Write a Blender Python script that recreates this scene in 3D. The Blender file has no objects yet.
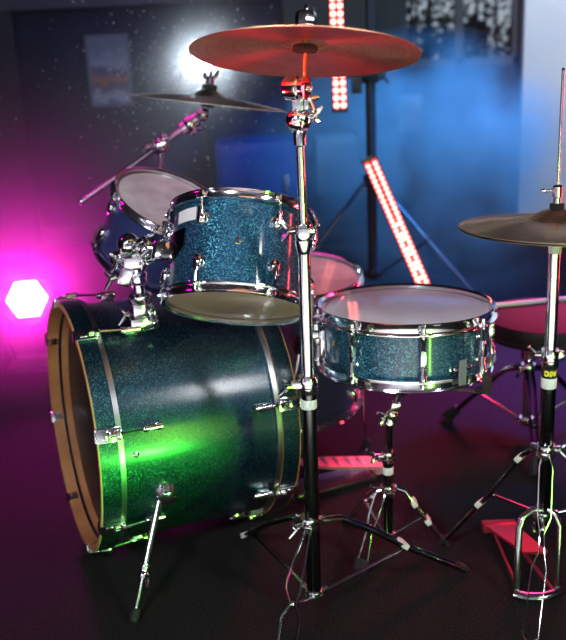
import bpy, bmesh, math, random
from mathutils import Vector, Matrix
V = Vector
PI = math.pi
random.seed(7)
SC = bpy.context.scene
COL = SC.collection

# ------------------------------------------------------------------ camera
PITCH, ROLL, CAM_H = math.radians(18), math.radians(2.6), 1.19
fw = V((0, math.cos(PITCH), -math.sin(PITCH)))
up0 = V((0, math.sin(PITCH), math.cos(PITCH)))
rt0 = V((1, 0, 0))
rt = math.cos(ROLL) * rt0 - math.sin(ROLL) * up0
up = math.cos(ROLL) * up0 + math.sin(ROLL) * rt0
cd = bpy.data.cameras.new('camera')
cam = bpy.data.objects.new('camera', cd)
COL.objects.link(cam)
m3 = Matrix((rt, up, -fw)).transposed()
cam.matrix_world = Matrix.Translation((0, 0, CAM_H)) @ m3.to_4x4()
cd.sensor_fit = 'HORIZONTAL'
cd.sensor_width = 36
cd.lens = 36 * 950 / 566
cd.clip_start = 0.05
cd.dof.use_dof = True
cd.dof.focus_distance = 1.80
cd.dof.aperture_fstop = 4.0
SC.camera = cam
SC.view_settings.view_transform = 'Standard'
SC.view_settings.look = 'None'
SC.view_settings.exposure = 0.0
SC.view_settings.gamma = 1.0
SC.view_settings.use_curve_mapping = False
SC.render.film_transparent = False

# ------------------------------------------------------------------ world (dull daylight outside the window)
w = bpy.data.worlds.new('daylight')
SC.world = w
w.use_nodes = True
w.node_tree.nodes['Background'].inputs[0].default_value = (.62, .74, .86, 1)
w.node_tree.nodes['Background'].inputs[1].default_value = .55


# ------------------------------------------------------------------ lights
def light(name, kind, loc, target, power, color, **k):
    l = bpy.data.lights.new(name, kind)
    l.energy = power
    l.color = color
    for a, b in k.items():
        setattr(l, a, b)
    o = bpy.data.objects.new(name, l)
    COL.objects.link(o)
    o.location = loc
    d = V(target) - V(loc)
    o.rotation_euler = d.to_track_quat('-Z', 'Y').to_euler()
    return o


R_ = math.radians
MAG = (1, .0, .60)
light('key_softlight', 'AREA', (-.9, -.5, 2.1), (.1, 1.9, .95), 9, (.86, .95, 1), shape='RECTANGLE', size=.5, size_y=.35, spread=R_(75))
light('key_softlight_right', 'AREA', (1.6, .2, 2.0), (.4, 1.9, .7), 5, (.95, .97, 1), shape='RECTANGLE', size=.25, size_y=.6, spread=R_(90))
light('front_floor_fill', 'AREA', (0, -.35, 2.5), (0, -.35, 0), 75, (.95, .96, 1), shape='RECTANGLE', size=2.2, size_y=.8, spread=R_(70))  # added overhead fill, brightens the unseen boards that the chrome reflects
light('green_stage_light', 'AREA', (1.05, .10, .34), (.05, 1.85, .45), 2.4, (.30, 1, .06), shape='RECTANGLE', size=.08, size_y=.66, spread=R_(100))
light('green_stage_spot', 'SPOT', (.34, .92, .07), (-.38, 1.84, .25), 66, (.05, 1, .04), spot_size=R_(30), spot_blend=1.0, shadow_soft_size=.03)
light('left_chrome_fill', 'AREA', (-1.35, .7, .8), (0, 1.8, .8), 1.6, (.95, .9, 1), shape='RECTANGLE', size=.12, size_y=1.5)  # added tall panel, put in for bright streaks on the chrome
light('magenta_wash', 'SPOT', (-1.9, 2.3, 2.0), (-.45, 2.1, .5), 14, MAG, spot_size=R_(50), spot_blend=.9, shadow_soft_size=.08)
light('far_tom_fill', 'SPOT', (-.25, .3, 2.4), (-.33, 2.6, .80), 38, (.95, .95, 1), spot_size=R_(22), spot_blend=.8, shadow_soft_size=.06)  # added fill lamp, lifts the far tom and its hardware
light('red_wash', 'SPOT', (1.5, 4.2, 1.7), (.50, 2.72, 0), 560, (1, .02, .14), spot_size=R_(38), spot_blend=1, shadow_soft_size=.35)
light('red_right_spot', 'SPOT', (1.9, 2.0, .55), (.19, 1.70, 1.14), 260, (1, .03, .03), spot_size=R_(14), spot_blend=.8, shadow_soft_size=.07)
light('red_left_spot', 'SPOT', (-1.6, 1.4, .45), (-.07, 1.68, 1.15), 260, (1, .02, .04), spot_size=R_(14), spot_blend=.8, shadow_soft_size=.07)
light('red_chrome_fill', 'AREA', (1.9, 2.1, .7), (.2, 1.8, .7), 1.2, (1, .06, .08), shape='RECTANGLE', size=.06, size_y=.9, spread=R_(60))  # added red panel, puts a red edge on the chrome
light('blue_spot', 'SPOT', (1.9, 3.2, 2.5), (.60, 4.4, .45), 2200, (.06, .34, 1), spot_size=R_(38), spot_blend=1, shadow_soft_size=.08)
light('blue_wash', 'SPOT', (2.2, 3.4, 2.3), (1.25, 3.05, 0), 1700, (.02, .16, 1), spot_size=R_(42), spot_blend=1, shadow_soft_size=.3)
light('navy_wash', 'SPOT', (-.6, 3.2, 2.5), (-.6, 5.2, .9), 26, (.02, .05, 1), spot_size=R_(80), spot_blend=.9, shadow_soft_size=.1)
light('white_wall_wash', 'SPOT', (2.1, 3.6, 2.4), (1.75, 5.2, .9), 230, (.80, .90, 1), spot_size=R_(60), spot_blend=.9, shadow_soft_size=.1)


# ------------------------------------------------------------------ materials
def mat(name, col=(.5, .5, .5), metal=0, rough=.5, coat=0, spec=.5, emis=None, estr=0, bump=None, var=None, trans=0, coord='Object'):
    m = bpy.data.materials.new(name)
    m.use_nodes = True
    nt = m.node_tree
    b = nt.nodes['Principled BSDF']
    b.inputs['Base Color'].default_value = (*col, 1)
    b.inputs['Metallic'].default_value = metal
    b.inputs['Roughness'].default_value = rough
    b.inputs['Coat Weight'].default_value = coat
    b.inputs['Coat Roughness'].default_value = .04
    b.inputs['Specular IOR Level'].default_value = spec
    b.inputs['Transmission Weight'].default_value = trans
    if emis:
        b.inputs['Emission Color'].default_value = (*emis, 1)
        b.inputs['Emission Strength'].default_value = estr
    tc = nt.nodes.new('ShaderNodeTexCoord')
    if bump:
        n = nt.nodes.new('ShaderNodeTexNoise')
        n.inputs['Scale'].default_value = bump[0]
        n.inputs['Detail'].default_value = 4
        nt.links.new(tc.outputs[coord], n.inputs['Vector'])
        bp = nt.nodes.new('ShaderNodeBump')
        bp.inputs['Strength'].default_value = bump[1]
        bp.inputs['Distance'].default_value = bump[2] if len(bump) > 2 else .002
        nt.links.new(n.outputs['Fac'], bp.inputs['Height'])
        nt.links.new(bp.outputs['Normal'], b.inputs['Normal'])
    if var:
        n = nt.nodes.new('ShaderNodeTexNoise')
        n.inputs['Scale'].default_value = var[0]
        n.inputs['Detail'].default_value = 5
        nt.links.new(tc.outputs[coord], n.inputs['Vector'])
        r = nt.nodes.new('ShaderNodeValToRGB')
        r.color_ramp.elements[0].position = var[3] if len(var) > 3 else .35
        r.color_ramp.elements[1].position = var[4] if len(var) > 4 else .65
        r.color_ramp.elements[0].color = (*var[1], 1)
        r.color_ramp.elements[1].color = (*var[2], 1)
        nt.links.new(n.outputs['Fac'], r.inputs['Fac'])
        nt.links.new(r.outputs['Color'], b.inputs['Base Color'])
    return m


def glitter(name, dark, bright, scale=520., metal=.6, rough=.42, cr=.09):
    m = mat(name, dark, metal, rough, coat=1.0)
    m.node_tree.nodes['Principled BSDF'].inputs['Coat Roughness'].default_value = cr
    nt = m.node_tree
    b = nt.nodes['Principled BSDF']
    tc = nt.nodes.new('ShaderNodeTexCoord')
    vo = nt.nodes.new('ShaderNodeTexVoronoi')
    vo.inputs['Scale'].default_value = scale
    nt.links.new(tc.outputs['Object'], vo.inputs['Vector'])
    # every flake lies at its own angle
    sub = nt.nodes.new('ShaderNodeVectorMath'); sub.operation = 'SUBTRACT'
    sub.inputs[1].default_value = (.5, .5, .5)
    nt.links.new(vo.outputs['Color'], sub.inputs[0])
    sc = nt.nodes.new('ShaderNodeVectorMath'); sc.operation = 'SCALE'
    sc.inputs['Scale'].default_value = .45
    nt.links.new(sub.outputs[0], sc.inputs[0])
    ge = nt.nodes.new('ShaderNodeNewGeometry')
    ad = nt.nodes.new('ShaderNodeVectorMath'); ad.operation = 'ADD'
    nt.links.new(ge.outputs['Normal'], ad.inputs[0])
    nt.links.new(sc.outputs[0], ad.inputs[1])
    no = nt.nodes.new('ShaderNodeVectorMath'); no.operation = 'NORMALIZE'
    nt.links.new(ad.outputs[0], no.inputs[0])
    nt.links.new(no.outputs[0], b.inputs['Normal'])
    sp = nt.nodes.new('ShaderNodeSeparateColor')
    nt.links.new(vo.outputs['Color'], sp.inputs[0])
    r = nt.nodes.new('ShaderNodeValToRGB')
    r.color_ramp.elements[0].position = .72
    r.color_ramp.elements[0].color = (*dark, 1)
    r.color_ramp.elements[1].position = 1.0
    r.color_ramp.elements[1].color = (*bright, 1)
    nt.links.new(sp.outputs[0], r.inputs['Fac'])
    nt.links.new(r.outputs['Color'], b.inputs['Base Color'])
    # plain normal for the lacquer
    nt.links.new(ge.outputs['Normal'], b.inputs['Coat Normal'])
    return m


def bronze(name, c0, c1, rough=.26, tone=60):
    m = mat(name, c0, 1, rough)
    nt = m.node_tree
    b = nt.nodes['Principled BSDF']
    tc = nt.nodes.new('ShaderNodeTexCoord')
    sx = nt.nodes.new('ShaderNodeVectorMath'); sx.operation = 'MULTIPLY'
    sx.inputs[1].default_value = (1, 1, 0)
    nt.links.new(tc.outputs['Object'], sx.inputs[0])
    ln = nt.nodes.new('ShaderNodeVectorMath'); ln.operation = 'LENGTH'
    nt.links.new(sx.outputs[0], ln.inputs[0])
    n1 = nt.nodes.new('ShaderNodeTexNoise'); n1.noise_dimensions = '1D'
    n1.inputs['Scale'].default_value = 330; n1.inputs['Detail'].default_value = 2
    nt.links.new(ln.outputs['Value'], n1.inputs['W'])
    bp = nt.nodes.new('ShaderNodeBump'); bp.inputs['Strength'].default_value = .22
    bp.inputs['Distance'].default_value = .0008
    b.inputs['Anisotropic'].default_value = .8
    tg = nt.nodes.new('ShaderNodeTangent'); tg.direction_type = 'RADIAL'; tg.axis = 'Z'
    nt.links.new(tg.outputs[0], b.inputs['Tangent'])
    nt.links.new(n1.outputs['Fac'], bp.inputs['Height'])
    nt.links.new(bp.outputs['Normal'], b.inputs['Normal'])
    n2 = nt.nodes.new('ShaderNodeTexNoise'); n2.inputs['Scale'].default_value = tone * .2
    n2.inputs['Detail'].default_value = 6
    nt.links.new(tc.outputs['Object'], n2.inputs['Vector'])
    mx = nt.nodes.new('ShaderNodeMath'); mx.operation = 'ADD'
    nt.links.new(n1.outputs['Fac'], mx.inputs[0]); nt.links.new(n2.outputs['Fac'], mx.inputs[1])
    r = nt.nodes.new('ShaderNodeValToRGB')
    r.color_ramp.elements[0].position = .7; r.color_ramp.elements[0].color = (*c0, 1)
    r.color_ramp.elements[1].position = 1.3; r.color_ramp.elements[1].color = (*c1, 1)
    hf = nt.nodes.new('ShaderNodeMath'); hf.operation = 'MULTIPLY'; hf.inputs[1].default_value = .5
    nt.links.new(mx.outputs[0], hf.inputs[0])
    r.color_ramp.elements[0].position = .38; r.color_ramp.elements[1].position = .62
    nt.links.new(hf.outputs[0], r.inputs['Fac'])
    nt.links.new(r.outputs['Color'], b.inputs['Base Color'])
    return m


CHROME = mat('chrome', (.90, .90, .92), 1, .11)
CHROME_WORN = mat('worn_chrome', (.62, .62, .64), 1, .16, bump=(60, .06, .001))
DARK_CHROME = mat('smoked_chrome', (.16, .16, .17), 1, .16)
STEEL = mat('brushed_steel', (.5, .5, .52), 1, .3)
BLACK = mat('black_plastic', (.012, .012, .013), 0, .4)
RUBBER = mat('black_rubber', (.015, .015, .016), 0, .7, bump=(200, .2, .001))
FELT = mat('black_felt', (.01, .01, .01), 0, .95, bump=(500, .6, .001))
TAPE = mat('white_tape', (.8, .8, .78), 0, .55)
CLEAR_TAPE = mat('grey_tape', (.16, .19, .20), 0, .35)
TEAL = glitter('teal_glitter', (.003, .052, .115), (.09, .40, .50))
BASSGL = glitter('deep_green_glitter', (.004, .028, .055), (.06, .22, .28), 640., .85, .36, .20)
INK = mat('blue_glitter', (.05, .07, .22), .4, .4, coat=1)
MAPLE = mat('maple_ply', (.55, .25, .09), 0, .42, coat=.2, var=(9, (.45, .18, .06), (.66, .33, .13)))
HEADW = mat('coated_drumhead', (.70, .70, .76), 0, .42, coat=.6, bump=(400, .15, .0006))
HEADT = mat('translucent_drumhead', (.62, .40, .28), 0, .3, coat=.5, var=(5, (.56, .35, .24), (.70, .47, .34)))
HEADP = mat('worn_white_drumhead', (.66, .60, .60), 0, .4, coat=.3, var=(14, (.50, .44, .45), (.75, .70, .70)))
BLACK_DISC = mat('black_disc', (.012, .010, .014), 0, .45)
CRASHM = bronze('copper_bronze', (.50, .19, .11), (.80, .40, .26), .33)
HATM = bronze('hammered_bronze', (.50, .32, .20), (.80, .56, .40), .38)
HATM2 = bronze('dark_bronze', (.25, .15, .08), (.45, .28, .16), .34)
SPLASHM = bronze('pale_bronze', (.62, .56, .50), (.86, .80, .76), .5)
YELLOW = mat('yellow_print', (.9, .78, .04), 0, .5)
REDPAINT = mat('red_anodised_metal', (.55, .04, .07), .5, .35)
BRASS = mat('brass', (.75, .55, .22), 1, .2)
WOOD = mat('hickory_wood', (.72, .62, .48), 0, .5)
VINYL = mat('black_vinyl', (.010, .006, .006), 0, .6, bump=(90, .3, .002), spec=.25)


# ------------------------------------------------------------------ mesh helpers
class MB:
    def __init__(s, M=None):
        s.b = bmesh.new()
        s.M = M or Matrix.Identity(4)

    def v(s, p):
        return s.b.verts.new(s.M @ V(p))

    def f(s, vs):
        try:
            s.b.faces.new(vs)
        except ValueError:
            pass

    def rings(s, rings, close=False, cap0=True, cap1=True):
        for i in range(len(rings) - (0 if close else 1)):
            a, c = rings[i], rings[(i + 1) % len(rings)]
            n = len(a)
            for k in range(n):
                s.f([a[k], a[(k + 1) % n], c[(k + 1) % n], c[k]])
        if not close:
            if cap0: s.f(list(reversed(rings[0])))
            if cap1: s.f(rings[-1])

    def lathe(s, prof, n=32, o=(0, 0, 0), ax=(0, 0, 1), close=False):
        """prof: (radius, height) pairs along the axis; radius 0 closes to a tip"""
        q = V((0, 0, 1)).rotation_difference(V(ax).normalized())
        rs = []
        for r, h in prof:
            r = max(r, 1e-5)
            rs.append([s.v(V(o) + q @ V((r * math.cos(2 * PI * k / n), r * math.sin(2 * PI * k / n), h))) for k in range(n)])
        s.rings(rs, close)
        return s

    def tube(s, pts, r, n=10, flat=None):
        pts = [V(p) for p in pts]
        rs = r if isinstance(r, (list, tuple)) else [r] * len(pts)
        d = (pts[1] - pts[0]).normalized()
        u = d.cross(V((0, 0, 1)))
        if u.length < 1e-3: u = d.cross(V((0, 1, 0)))
        u.normalize()
        out = []
        for i, p in enumerate(pts):
            if i == 0: t = pts[1] - pts[0]
            elif i == len(pts) - 1: t = pts[-1] - pts[-2]
            else: t = (pts[i + 1] - p).normalized() + (p - pts[i - 1]).normalized()
            t.normalize()
            u = (u - t * u.dot(t)).normalized()
            w_ = t.cross(u)
            fa, fb = (1, 1) if flat is None else flat
            out.append([s.v(p + (u * math.cos(2 * PI * k / n) * fa + w_ * math.sin(2 * PI * k / n) * fb) * rs[i]) for k in range(n)])
        s.rings(out)
        return s

    def box(s, c, size, rot=None, bev=0):
        hx, hy, hz = [x / 2 for x in size]
        q = rot if rot is not None else Matrix.Identity(3)
        vs = [s.v(V(c) + q @ V((x * hx, y * hy, z * hz))) for x in (-1, 1) for y in (-1, 1) for z in (-1, 1)]
        fs = []
        for idx in ((0, 1, 3, 2), (4, 6, 7, 5), (0, 4, 5, 1), (2, 3, 7, 6), (0, 2, 6, 4), (1, 5, 7, 3)):
            fs.append(s.b.faces.new([vs[i] for i in idx]))
        if bev:
            es = list({e for f in fs for e in f.edges})
            bmesh.ops.bevel(s.b, geom=es, offset=bev, segments=2, affect='EDGES', profile=.6)
        return s

    def ball(s, c, r, n=14, sc=(1, 1, 1)):
        prof = []
        m = n // 2
        rs = []
        for i in range(m + 1):
            a = -PI / 2 + PI * i / m
            rr = max(math.cos(a), .02) * r
            rs.append([s.v(V(c) + V((rr * math.cos(2 * PI * k / n) * sc[0], rr * math.sin(2 * PI * k / n) * sc[1], r * math.sin(a) * sc[2]))) for k in range(n)])
        s.rings(rs)
        return s

    def prism(s, poly, z0, z1, M=None):
        """flat outline in local xy pulled from z0 to z1"""
        M = M or Matrix.Identity(4)
        a = [s.v(M @ V((x, y, z0))) for x, y in poly]
        b_ = [s.v(M @ V((x, y, z1))) for x, y in poly]
        s.rings([a, b_])
        return s

    def build(s, name, m, parent=None, angle=38):
        bmesh.ops.recalc_face_normals(s.b, faces=s.b.faces)
        me = bpy.data.meshes.new(name)
        s.b.to_mesh(me)
        s.b.free()
        me.polygons.foreach_set('use_smooth', [True] * len(me.polygons))
        me.set_sharp_from_angle(angle=math.radians(angle))
        me.materials.append(m)
        o = bpy.data.objects.new(name, me)
        COL.objects.link(o)
        if parent: o.parent = parent
        return o


def tag(o, label, cat, group=None, kind=None):
    if label: o['label'] = label
    if cat: o['category'] = cat
    if group: o['group'] = group
    if kind: o['kind'] = kind
    return o


def thing(name, label, cat, loc=(0, 0, 0), M3=None, group=None):
    o = bpy.data.objects.new(name, None)
    COL.objects.link(o)
    o.empty_display_size = .05
    M = Matrix.Translation(loc)
    if M3 is not None: M = M @ M3.to_4x4()
    o.matrix_world = M
    return tag(o, label, cat, group)


def struct(name, mb, m, angle=38):
    o = mb.build(name, m, None, angle)
    o['kind'] = 'structure'
    return o


def copy_child(o, parent, M=None):
    c = o.copy()
    COL.objects.link(c)
    c.parent = parent
    if M is not None: c.matrix_local = M
    for g in o.children:
        d = g.copy(); COL.objects.link(d); d.parent = c
    return c


def frame(e1, e0, n):
    return Matrix((V(e1), -V(e0), V(n))).transposed()


def wing(mb, c, d, r=.008, spread=.02, w=None):
    """wing screw: stem along d, two rounded wings"""
    c = V(c); d = V(d).normalized()
    w = V(w).normalized() if w else d.cross(V((0, 0, 1))).normalized()
    mb.tube([c, c + d * .012], r * .9, 10)
    for s in (-1, 1):
        mb.tube([c + d * .008, c + d * .016 + w * s * spread * .5, c + d * .024 + w * s * spread], [.0045, .0055, .0035], 8)


def collar(mb, c, r, h, ax=(0, 0, 1)):
    mb.lathe([(r * .6, 0), (r * .94, 0), (r, h * .1), (r, h * .38), (r * .93, h * .42), (r * .93, h * .58), (r, h * .62), (r, h * .9), (r * .94, h), (r * .6, h)], 24, c, ax)


def parts_group(mats_mb, parent):
    for name, (mb, m) in mats_mb.items():
        mb.build(name, m, parent)


# ------------------------------------------------------------------ room shell
CARPET = mat('dark_carpet', (.018, .016, .018), 0, .95, bump=(420, 1.0, .004), var=(330, (.006, .005, .006), (.034, .031, .033), .42, .60), spec=.15)
WALLM = mat('navy_painted_wall', (.01, .01, .04), 0, .7, bump=(12, .1, .004), var=(1.6, (.005, .007, .030), (.010, .014, .050)))
WALLP = mat('pale_plaster', (.62, .66, .74), 0, .75, var=(1.2, (.56, .60, .70), (.68, .71, .78)))
WALLG = mat('grey_green_panel', (.10, .105, .07), 0, .7, var=(2.2, (.06, .062, .04), (.12, .12, .085)))
PILLAR = mat('charcoal_panel', (.04, .04, .05), 0, .7, var=(2.5, (.025, .03, .032), (.05, .05, .055)))
BEAM = mat('grey_rail', (.10, .10, .11), 0, .6)
CEIL = mat('dark_ceiling', (.04, .04, .045), 0, .9)
FRAME = mat('dark_window_frame', (.05, .055, .06), 0, .5)
SKIRT = mat('dark_skirting', (.03, .03, .04), 0, .5)
GLASS = mat('window_glass', (1, 1, 1), 0, .0, trans=1)
GLASS.node_tree.nodes['Principled BSDF'].inputs['IOR'].default_value = 1.02

YB, XL, XR, YF, ZC = 5.2, -2.8, 2.8, -1.4, 2.7
struct('floor', MB().box((0, 3.25, -.05), (6.4, 5.0, .1)), CARPET)
BOUNCE_FLOOR = mat('bounce_floorboards', (.62, .58, .52), 0, .5, var=(3, (.55, .50, .44), (.70, .66, .60)))  # pale floor out of view, added as a reflector for the chrome
struct('floor', MB().box((0, -.45, -.055), (6.4, 2.4, .1)), BOUNCE_FLOOR)
struct('ceiling', MB().box((0, 1.9, ZC + .05), (5.8, 7.0, .1)), CEIL)
struct('wall_left', MB().box((XL - .05, 1.9, ZC / 2), (.1, 6.8, ZC)), WALLM)
struct('wall_right', MB().box((XR + .05, 1.9, ZC / 2), (.1, 6.8, ZC)), WALLM)
struct('wall_front', MB().box((0, YF - .05, ZC / 2), (5.8, .1, ZC)), WALLP)
WX0, WX1, WZ0, WZ1 = .68, 1.32, .87, 2.1
mb = MB()
for x0, x1, z0, z1 in ((XL, WX0, 0, ZC), (WX0, WX1, 0, WZ0), (WX0, WX1, WZ1, ZC), (WX1, XR, 0, ZC)):
    mb.box(((x0 + x1) / 2, YB + .06, (z0 + z1) / 2), (x1 - x0, .12, z1 - z0))
struct('wall_back', mb, WALLM)
# panels and pilasters standing in front of the back wall
struct('trim_1', MB().box((-1.50, YB - .03, 1.0), (.36, .06, 1.95), bev=.006), PILLAR)
struct('trim_2', MB().box((-.95, YB - .035, 1.30), (1.9, .07, .10), bev=.006), BEAM)
struct('trim_3', MB().box((.37, YB - .03, 1.25), (.60, .06, 2.5), bev=.006), WALLG)
struct('trim_4', MB().box((2.05, YB - .03, ZC / 2), (1.46, .06, ZC), bev=.006), WALLP)
mb = MB()
mb.box((-1.06, YB - .012, .05), (3.4, .024, .10), bev=.004)
struct('baseboard_back', mb, SKIRT)
# window: frame, mullion, rail; the panes
mb = MB()
for x in (WX0 + .02, (WX0 + WX1) / 2 - .005, WX1 - .02):
    mb.box((x, YB + .03, (WZ0 + WZ1) / 2), (.04, .06, WZ1 - WZ0))
mb.box(((WX0 + WX1) / 2, YB + .03, WZ0 + .02), (WX1 - WX0, .06, .04))
mb.box(((WX0 + WX1) / 2, YB + .03, WZ1 - .02), (WX1 - WX0, .06, .04))
wf = struct('window_1', mb, FRAME)
mb = MB()
for x0, x1 in ((WX0 + .04, 1.0 - .025), (1.0 + .015, WX1 - .04)):
    mb.box(((x0 + x1) / 2, YB + .04, (WZ0 + WZ1) / 2), (x1 - x0, .004, WZ1 - WZ0 - .08))
mb.build('pane', GLASS, wf)

# outdoors: ground and a leafy hedge
GRASS = mat('lawn', (.05, .09, .04), 0, .9, bump=(60, .8, .02))
struct('ground', MB().box((1.2, 8.6, -.06), (9, 6.4, .1)), GRASS)


def shrub(name, label, x, y, h, wd, nleaf, col0, col1, sparse_top):
    lm = mat('leaf', col0, 0, .6, var=(6, col0, col1))
    t = thing(name, label, 'shrub', (x, y, 0), group='shrubs outside the window')
    mb = MB()
    rnd = random.Random(int(x * 100))
    for i in range(9):
        a = rnd.uniform(0, 6.28)
        mb.tube([(0, 0, 0), (.12 * math.cos(a), .12 * math.sin(a), h * .4), (.3 * wd * math.cos(a), .25 * math.sin(a), h * .85)], [.02, .014, .006], 6)
    mb.build('stem', mat('bark', (.08, .06, .045), 0, .9), t)
    mb = MB()
    for i in range(nleaf):
        z = h * (rnd.random() ** .8)
        if z > sparse_top and rnd.random() < .72: continue
        k = .55 + .45 * math.sin(PI * min(z / h, 1))
        c = V((rnd.uniform(-1, 1) * wd * k, rnd.uniform(-.3, .3) * k, z))
        u = V((rnd.uniform(-1, 1), rnd.uniform(-1, 1), rnd.uniform(-.6, .6))).normalized() * rnd.uniform(.02, .045)
        v_ = u.cross(V((rnd.uniform(-1, 1), rnd.uniform(-1, 1), rnd.uniform(-1, 1)))).normalized() * u.length * .5
        n_ = u.cross(v_).normalized() * .004
        ring = [c - u, c - u * .2 + v_, c + u, c - u * .2 - v_]
        mb.f([mb.v(p) for p in ring])
    mb.build('foliage', lm, t)


shrub('shrub', 'dark leafy shrub seen through the left window pane', .98, 6.7, 1.75, .42, 5200, (.03, .06, .03), (.09, .13, .07), 1.10)
shrub('shrub', 'leafy shrub seen through the right window pane beside the pale wall', 1.62, 7.1, 1.8, .50, 5200, (.03, .07, .05), (.08, .14, .09), 1.02)


# ------------------------------------------------------------------ drums
def lug_mesh(kind):
    """lug standing off the shell; local x outward, z along the drum axis, origin on the shell"""
    mb = MB()
    if kind == 'teardrop':
        mb.ball((.007, 0, 0), .0125, 14, (.85, .95, 1.3))
        mb.lathe([(.0075, -.020), (.0075, -.006), (.006, .006)], 12, (.011, 0, 0))
        mb.lathe([(.013, -.001), (.013, .002), (.010, .004)], 16, (0, 0, 0), (1, 0, 0))
    elif kind == 'tube':
        mb.lathe([(.004, -.052), (.0075, -.050), (.0075, -.034), (.0055, -.031), (.0055, .031), (.0075, .034), (.0075, .050), (.004, .052)], 14, (.012, 0, 0))
        for z in (-.024, .024):
            mb.lathe([(.0075, 0), (.0045, .004), (.0045, .012)], 12, (0, 0, z), (1, 0, 0))
        mb.box((.012, 0, 0), (.013, .013, .034), bev=.003)
    elif kind == 'bass':
        mb.box((.009, 0, 0), (.018, .017, .030), bev=.005)
        mb.lathe([(.008, -.018), (.008, .018)], 12, (.014, 0, 0))
        mb.ball((.014, 0, .018), .008, 12)
    return mb


def drum(name, label, o_bot, e1, e0, n, R, L, lugs, kind, shell_mat, head_top, head_bot, sgap=.012, lugz=None, hoop_h=.020, vent=None, crimp=False):
    n = V(n).normalized()
    e1 = (V(e1) - n * V(e1).dot(n)).normalized()
    e0 = e1.cross(n) * -1
    e0 = -(n.cross(e1))
    t = thing(name, label, 'drum', o_bot, frame(e1, e0, n))
    rs = R - sgap
    mb = MB()
    z0, z1 = .014, L - .014
    mb.lathe([(rs, z0), (rs, z1), (rs - .004, z1 + .003), (rs - .008, z1), (rs - .008, z0), (rs - .004, z0 - .003)], 96, close=True)
    mb.build('shell', shell_mat, t)
    for top in (True, False):
        zz = L if top else 0
        s = 1 if top else -1
        # triple flange hoop: rolled lip, band, lower flange with the rod ears
        mb = MB()
        pr = [(R - .004, 0), (R - .0015, .0012), (R, 0), (R - .001, -.0022), (R - .0045, -.003), (R - .006, -.006), (R - .006, -hoop_h * .78), (R - .003, -hoop_h * .86), (R + .004, -hoop_h * .92), (R + .004, -hoop_h), (R - .006, -hoop_h), (R - .0085, -hoop_h * .8), (R - .0085, -.003)]
        mb.lathe([(r, zz + s * h) for r, h in pr], 96, close=True)
        for a in lugs:
            ca, sa = math.sin(R_(a)), -math.cos(R_(a))
            mb.box(((R + .001) * ca, (R + .001) * sa, zz - s * hoop_h * .86), (.016, .018, .006), Matrix.Rotation(math.atan2(sa, ca), 3, 'Z'), bev=.002)
        mb.build('hoop', CHROME, t)
        # head sits just inside, pulled over its flesh ring
        mb = MB()
        zh = zz - s * .009
        mb.lathe([(0, zh), (rs - .012, zh), (rs - .002, zh - s * .0015), (rs + .001, zh - s * .008), (rs - .001, zh - s * .009), (rs - .004, zh - s * .002), (0, zh - s * .001)], 96)
        mb.build('drumhead', head_top if top else head_bot, t)
        mb = MB()
        mb.lathe([(rs + .0005, zh - s * .005), (rs + .0035, zh - s * .005), (rs + .0035, zh - s * .0105), (rs + .0005, zh - s * .0105)], 96, close=True)
        mb.build('flesh_ring', STEEL, t)
    zs = [L / 2] if kind == 'tube' else lugz
    for a in lugs:
        ca, sa = math.sin(R_(a)), -math.cos(R_(a))
        rot = Matrix.Rotation(math.atan2(sa, ca), 4, 'Z')
        for z in zs:
            flip = Matrix.Scale(-1, 4, (0, 0, 1)) if (kind == 'teardrop' and z > L / 2) else Matrix.Identity(4)
            mb = lug_mesh(kind)
            bmesh.ops.transform(mb.b, matrix=Matrix.Translation((rs * ca, rs * sa, z)) @ rot @ flip, verts=mb.b.verts)
            mb.build('lug', CHROME, t)
        for top in (True, False):
            zz = L if top else 0
            s = 1 if top else -1
            zl = (L / 2 + s * .045) if kind == 'tube' else (max(zs) - .004 if top else min(zs) + .004)
            rr = rs + .012
            mb = MB()
            mb.tube([(rr * ca, rr * sa, zl), (rr * ca, rr * sa, zz - s * .010)], .0026, 8)
            mb.lathe([(.0060, 0), (.0060, .003), (.0042, .004), (.0042, .011), (.003, .012)], 12, (rr * ca, rr * sa, zz - s * (hoop_h * .86 - .002)), (0, 0, s))
            mb.build('tension_rod', CHROME, t)
    if vent:
        for a, z in vent:
            ca, sa = math.sin(R_(a)), -math.cos(R_(a))
            mb = MB()
            mb.lathe([(.0032, 0), (.0065, 0), (.0065, .0012), (.0040, .0024), (.0032, .0012)], 18, (rs * ca, rs * sa, z), (ca, sa, 0), close=True)
            mb.build('vent_grommet', BRASS, t)
    t['rs'] = rs
    return t


# snare drum -------------------------------------------------------
SN = V((.0195, .06, .998)).normalized()
sn_bot = V((.258, 1.912, .455))
snare = drum('snare_drum', 'shallow teal glitter snare drum with white top head on its stand', sn_bot, (1, 0, 0), (0, -1, 0), SN, .187, .138,
             [3 + 45 * k for k in range(8)], 'tube', TEAL, HEADW, HEADT, vent=[(-62, .075)], hoop_h=.024)


def on_drum(t, rs, az, z, out=0):
    return V(((rs + out) * math.sin(R_(az)), -(rs + out) * math.cos(R_(az)), z))


def radial_rot(az):
    return Matrix.Rotation(math.atan2(-math.cos(R_(az)), math.sin(R_(az))), 3, 'Z')


rs = .175
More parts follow.
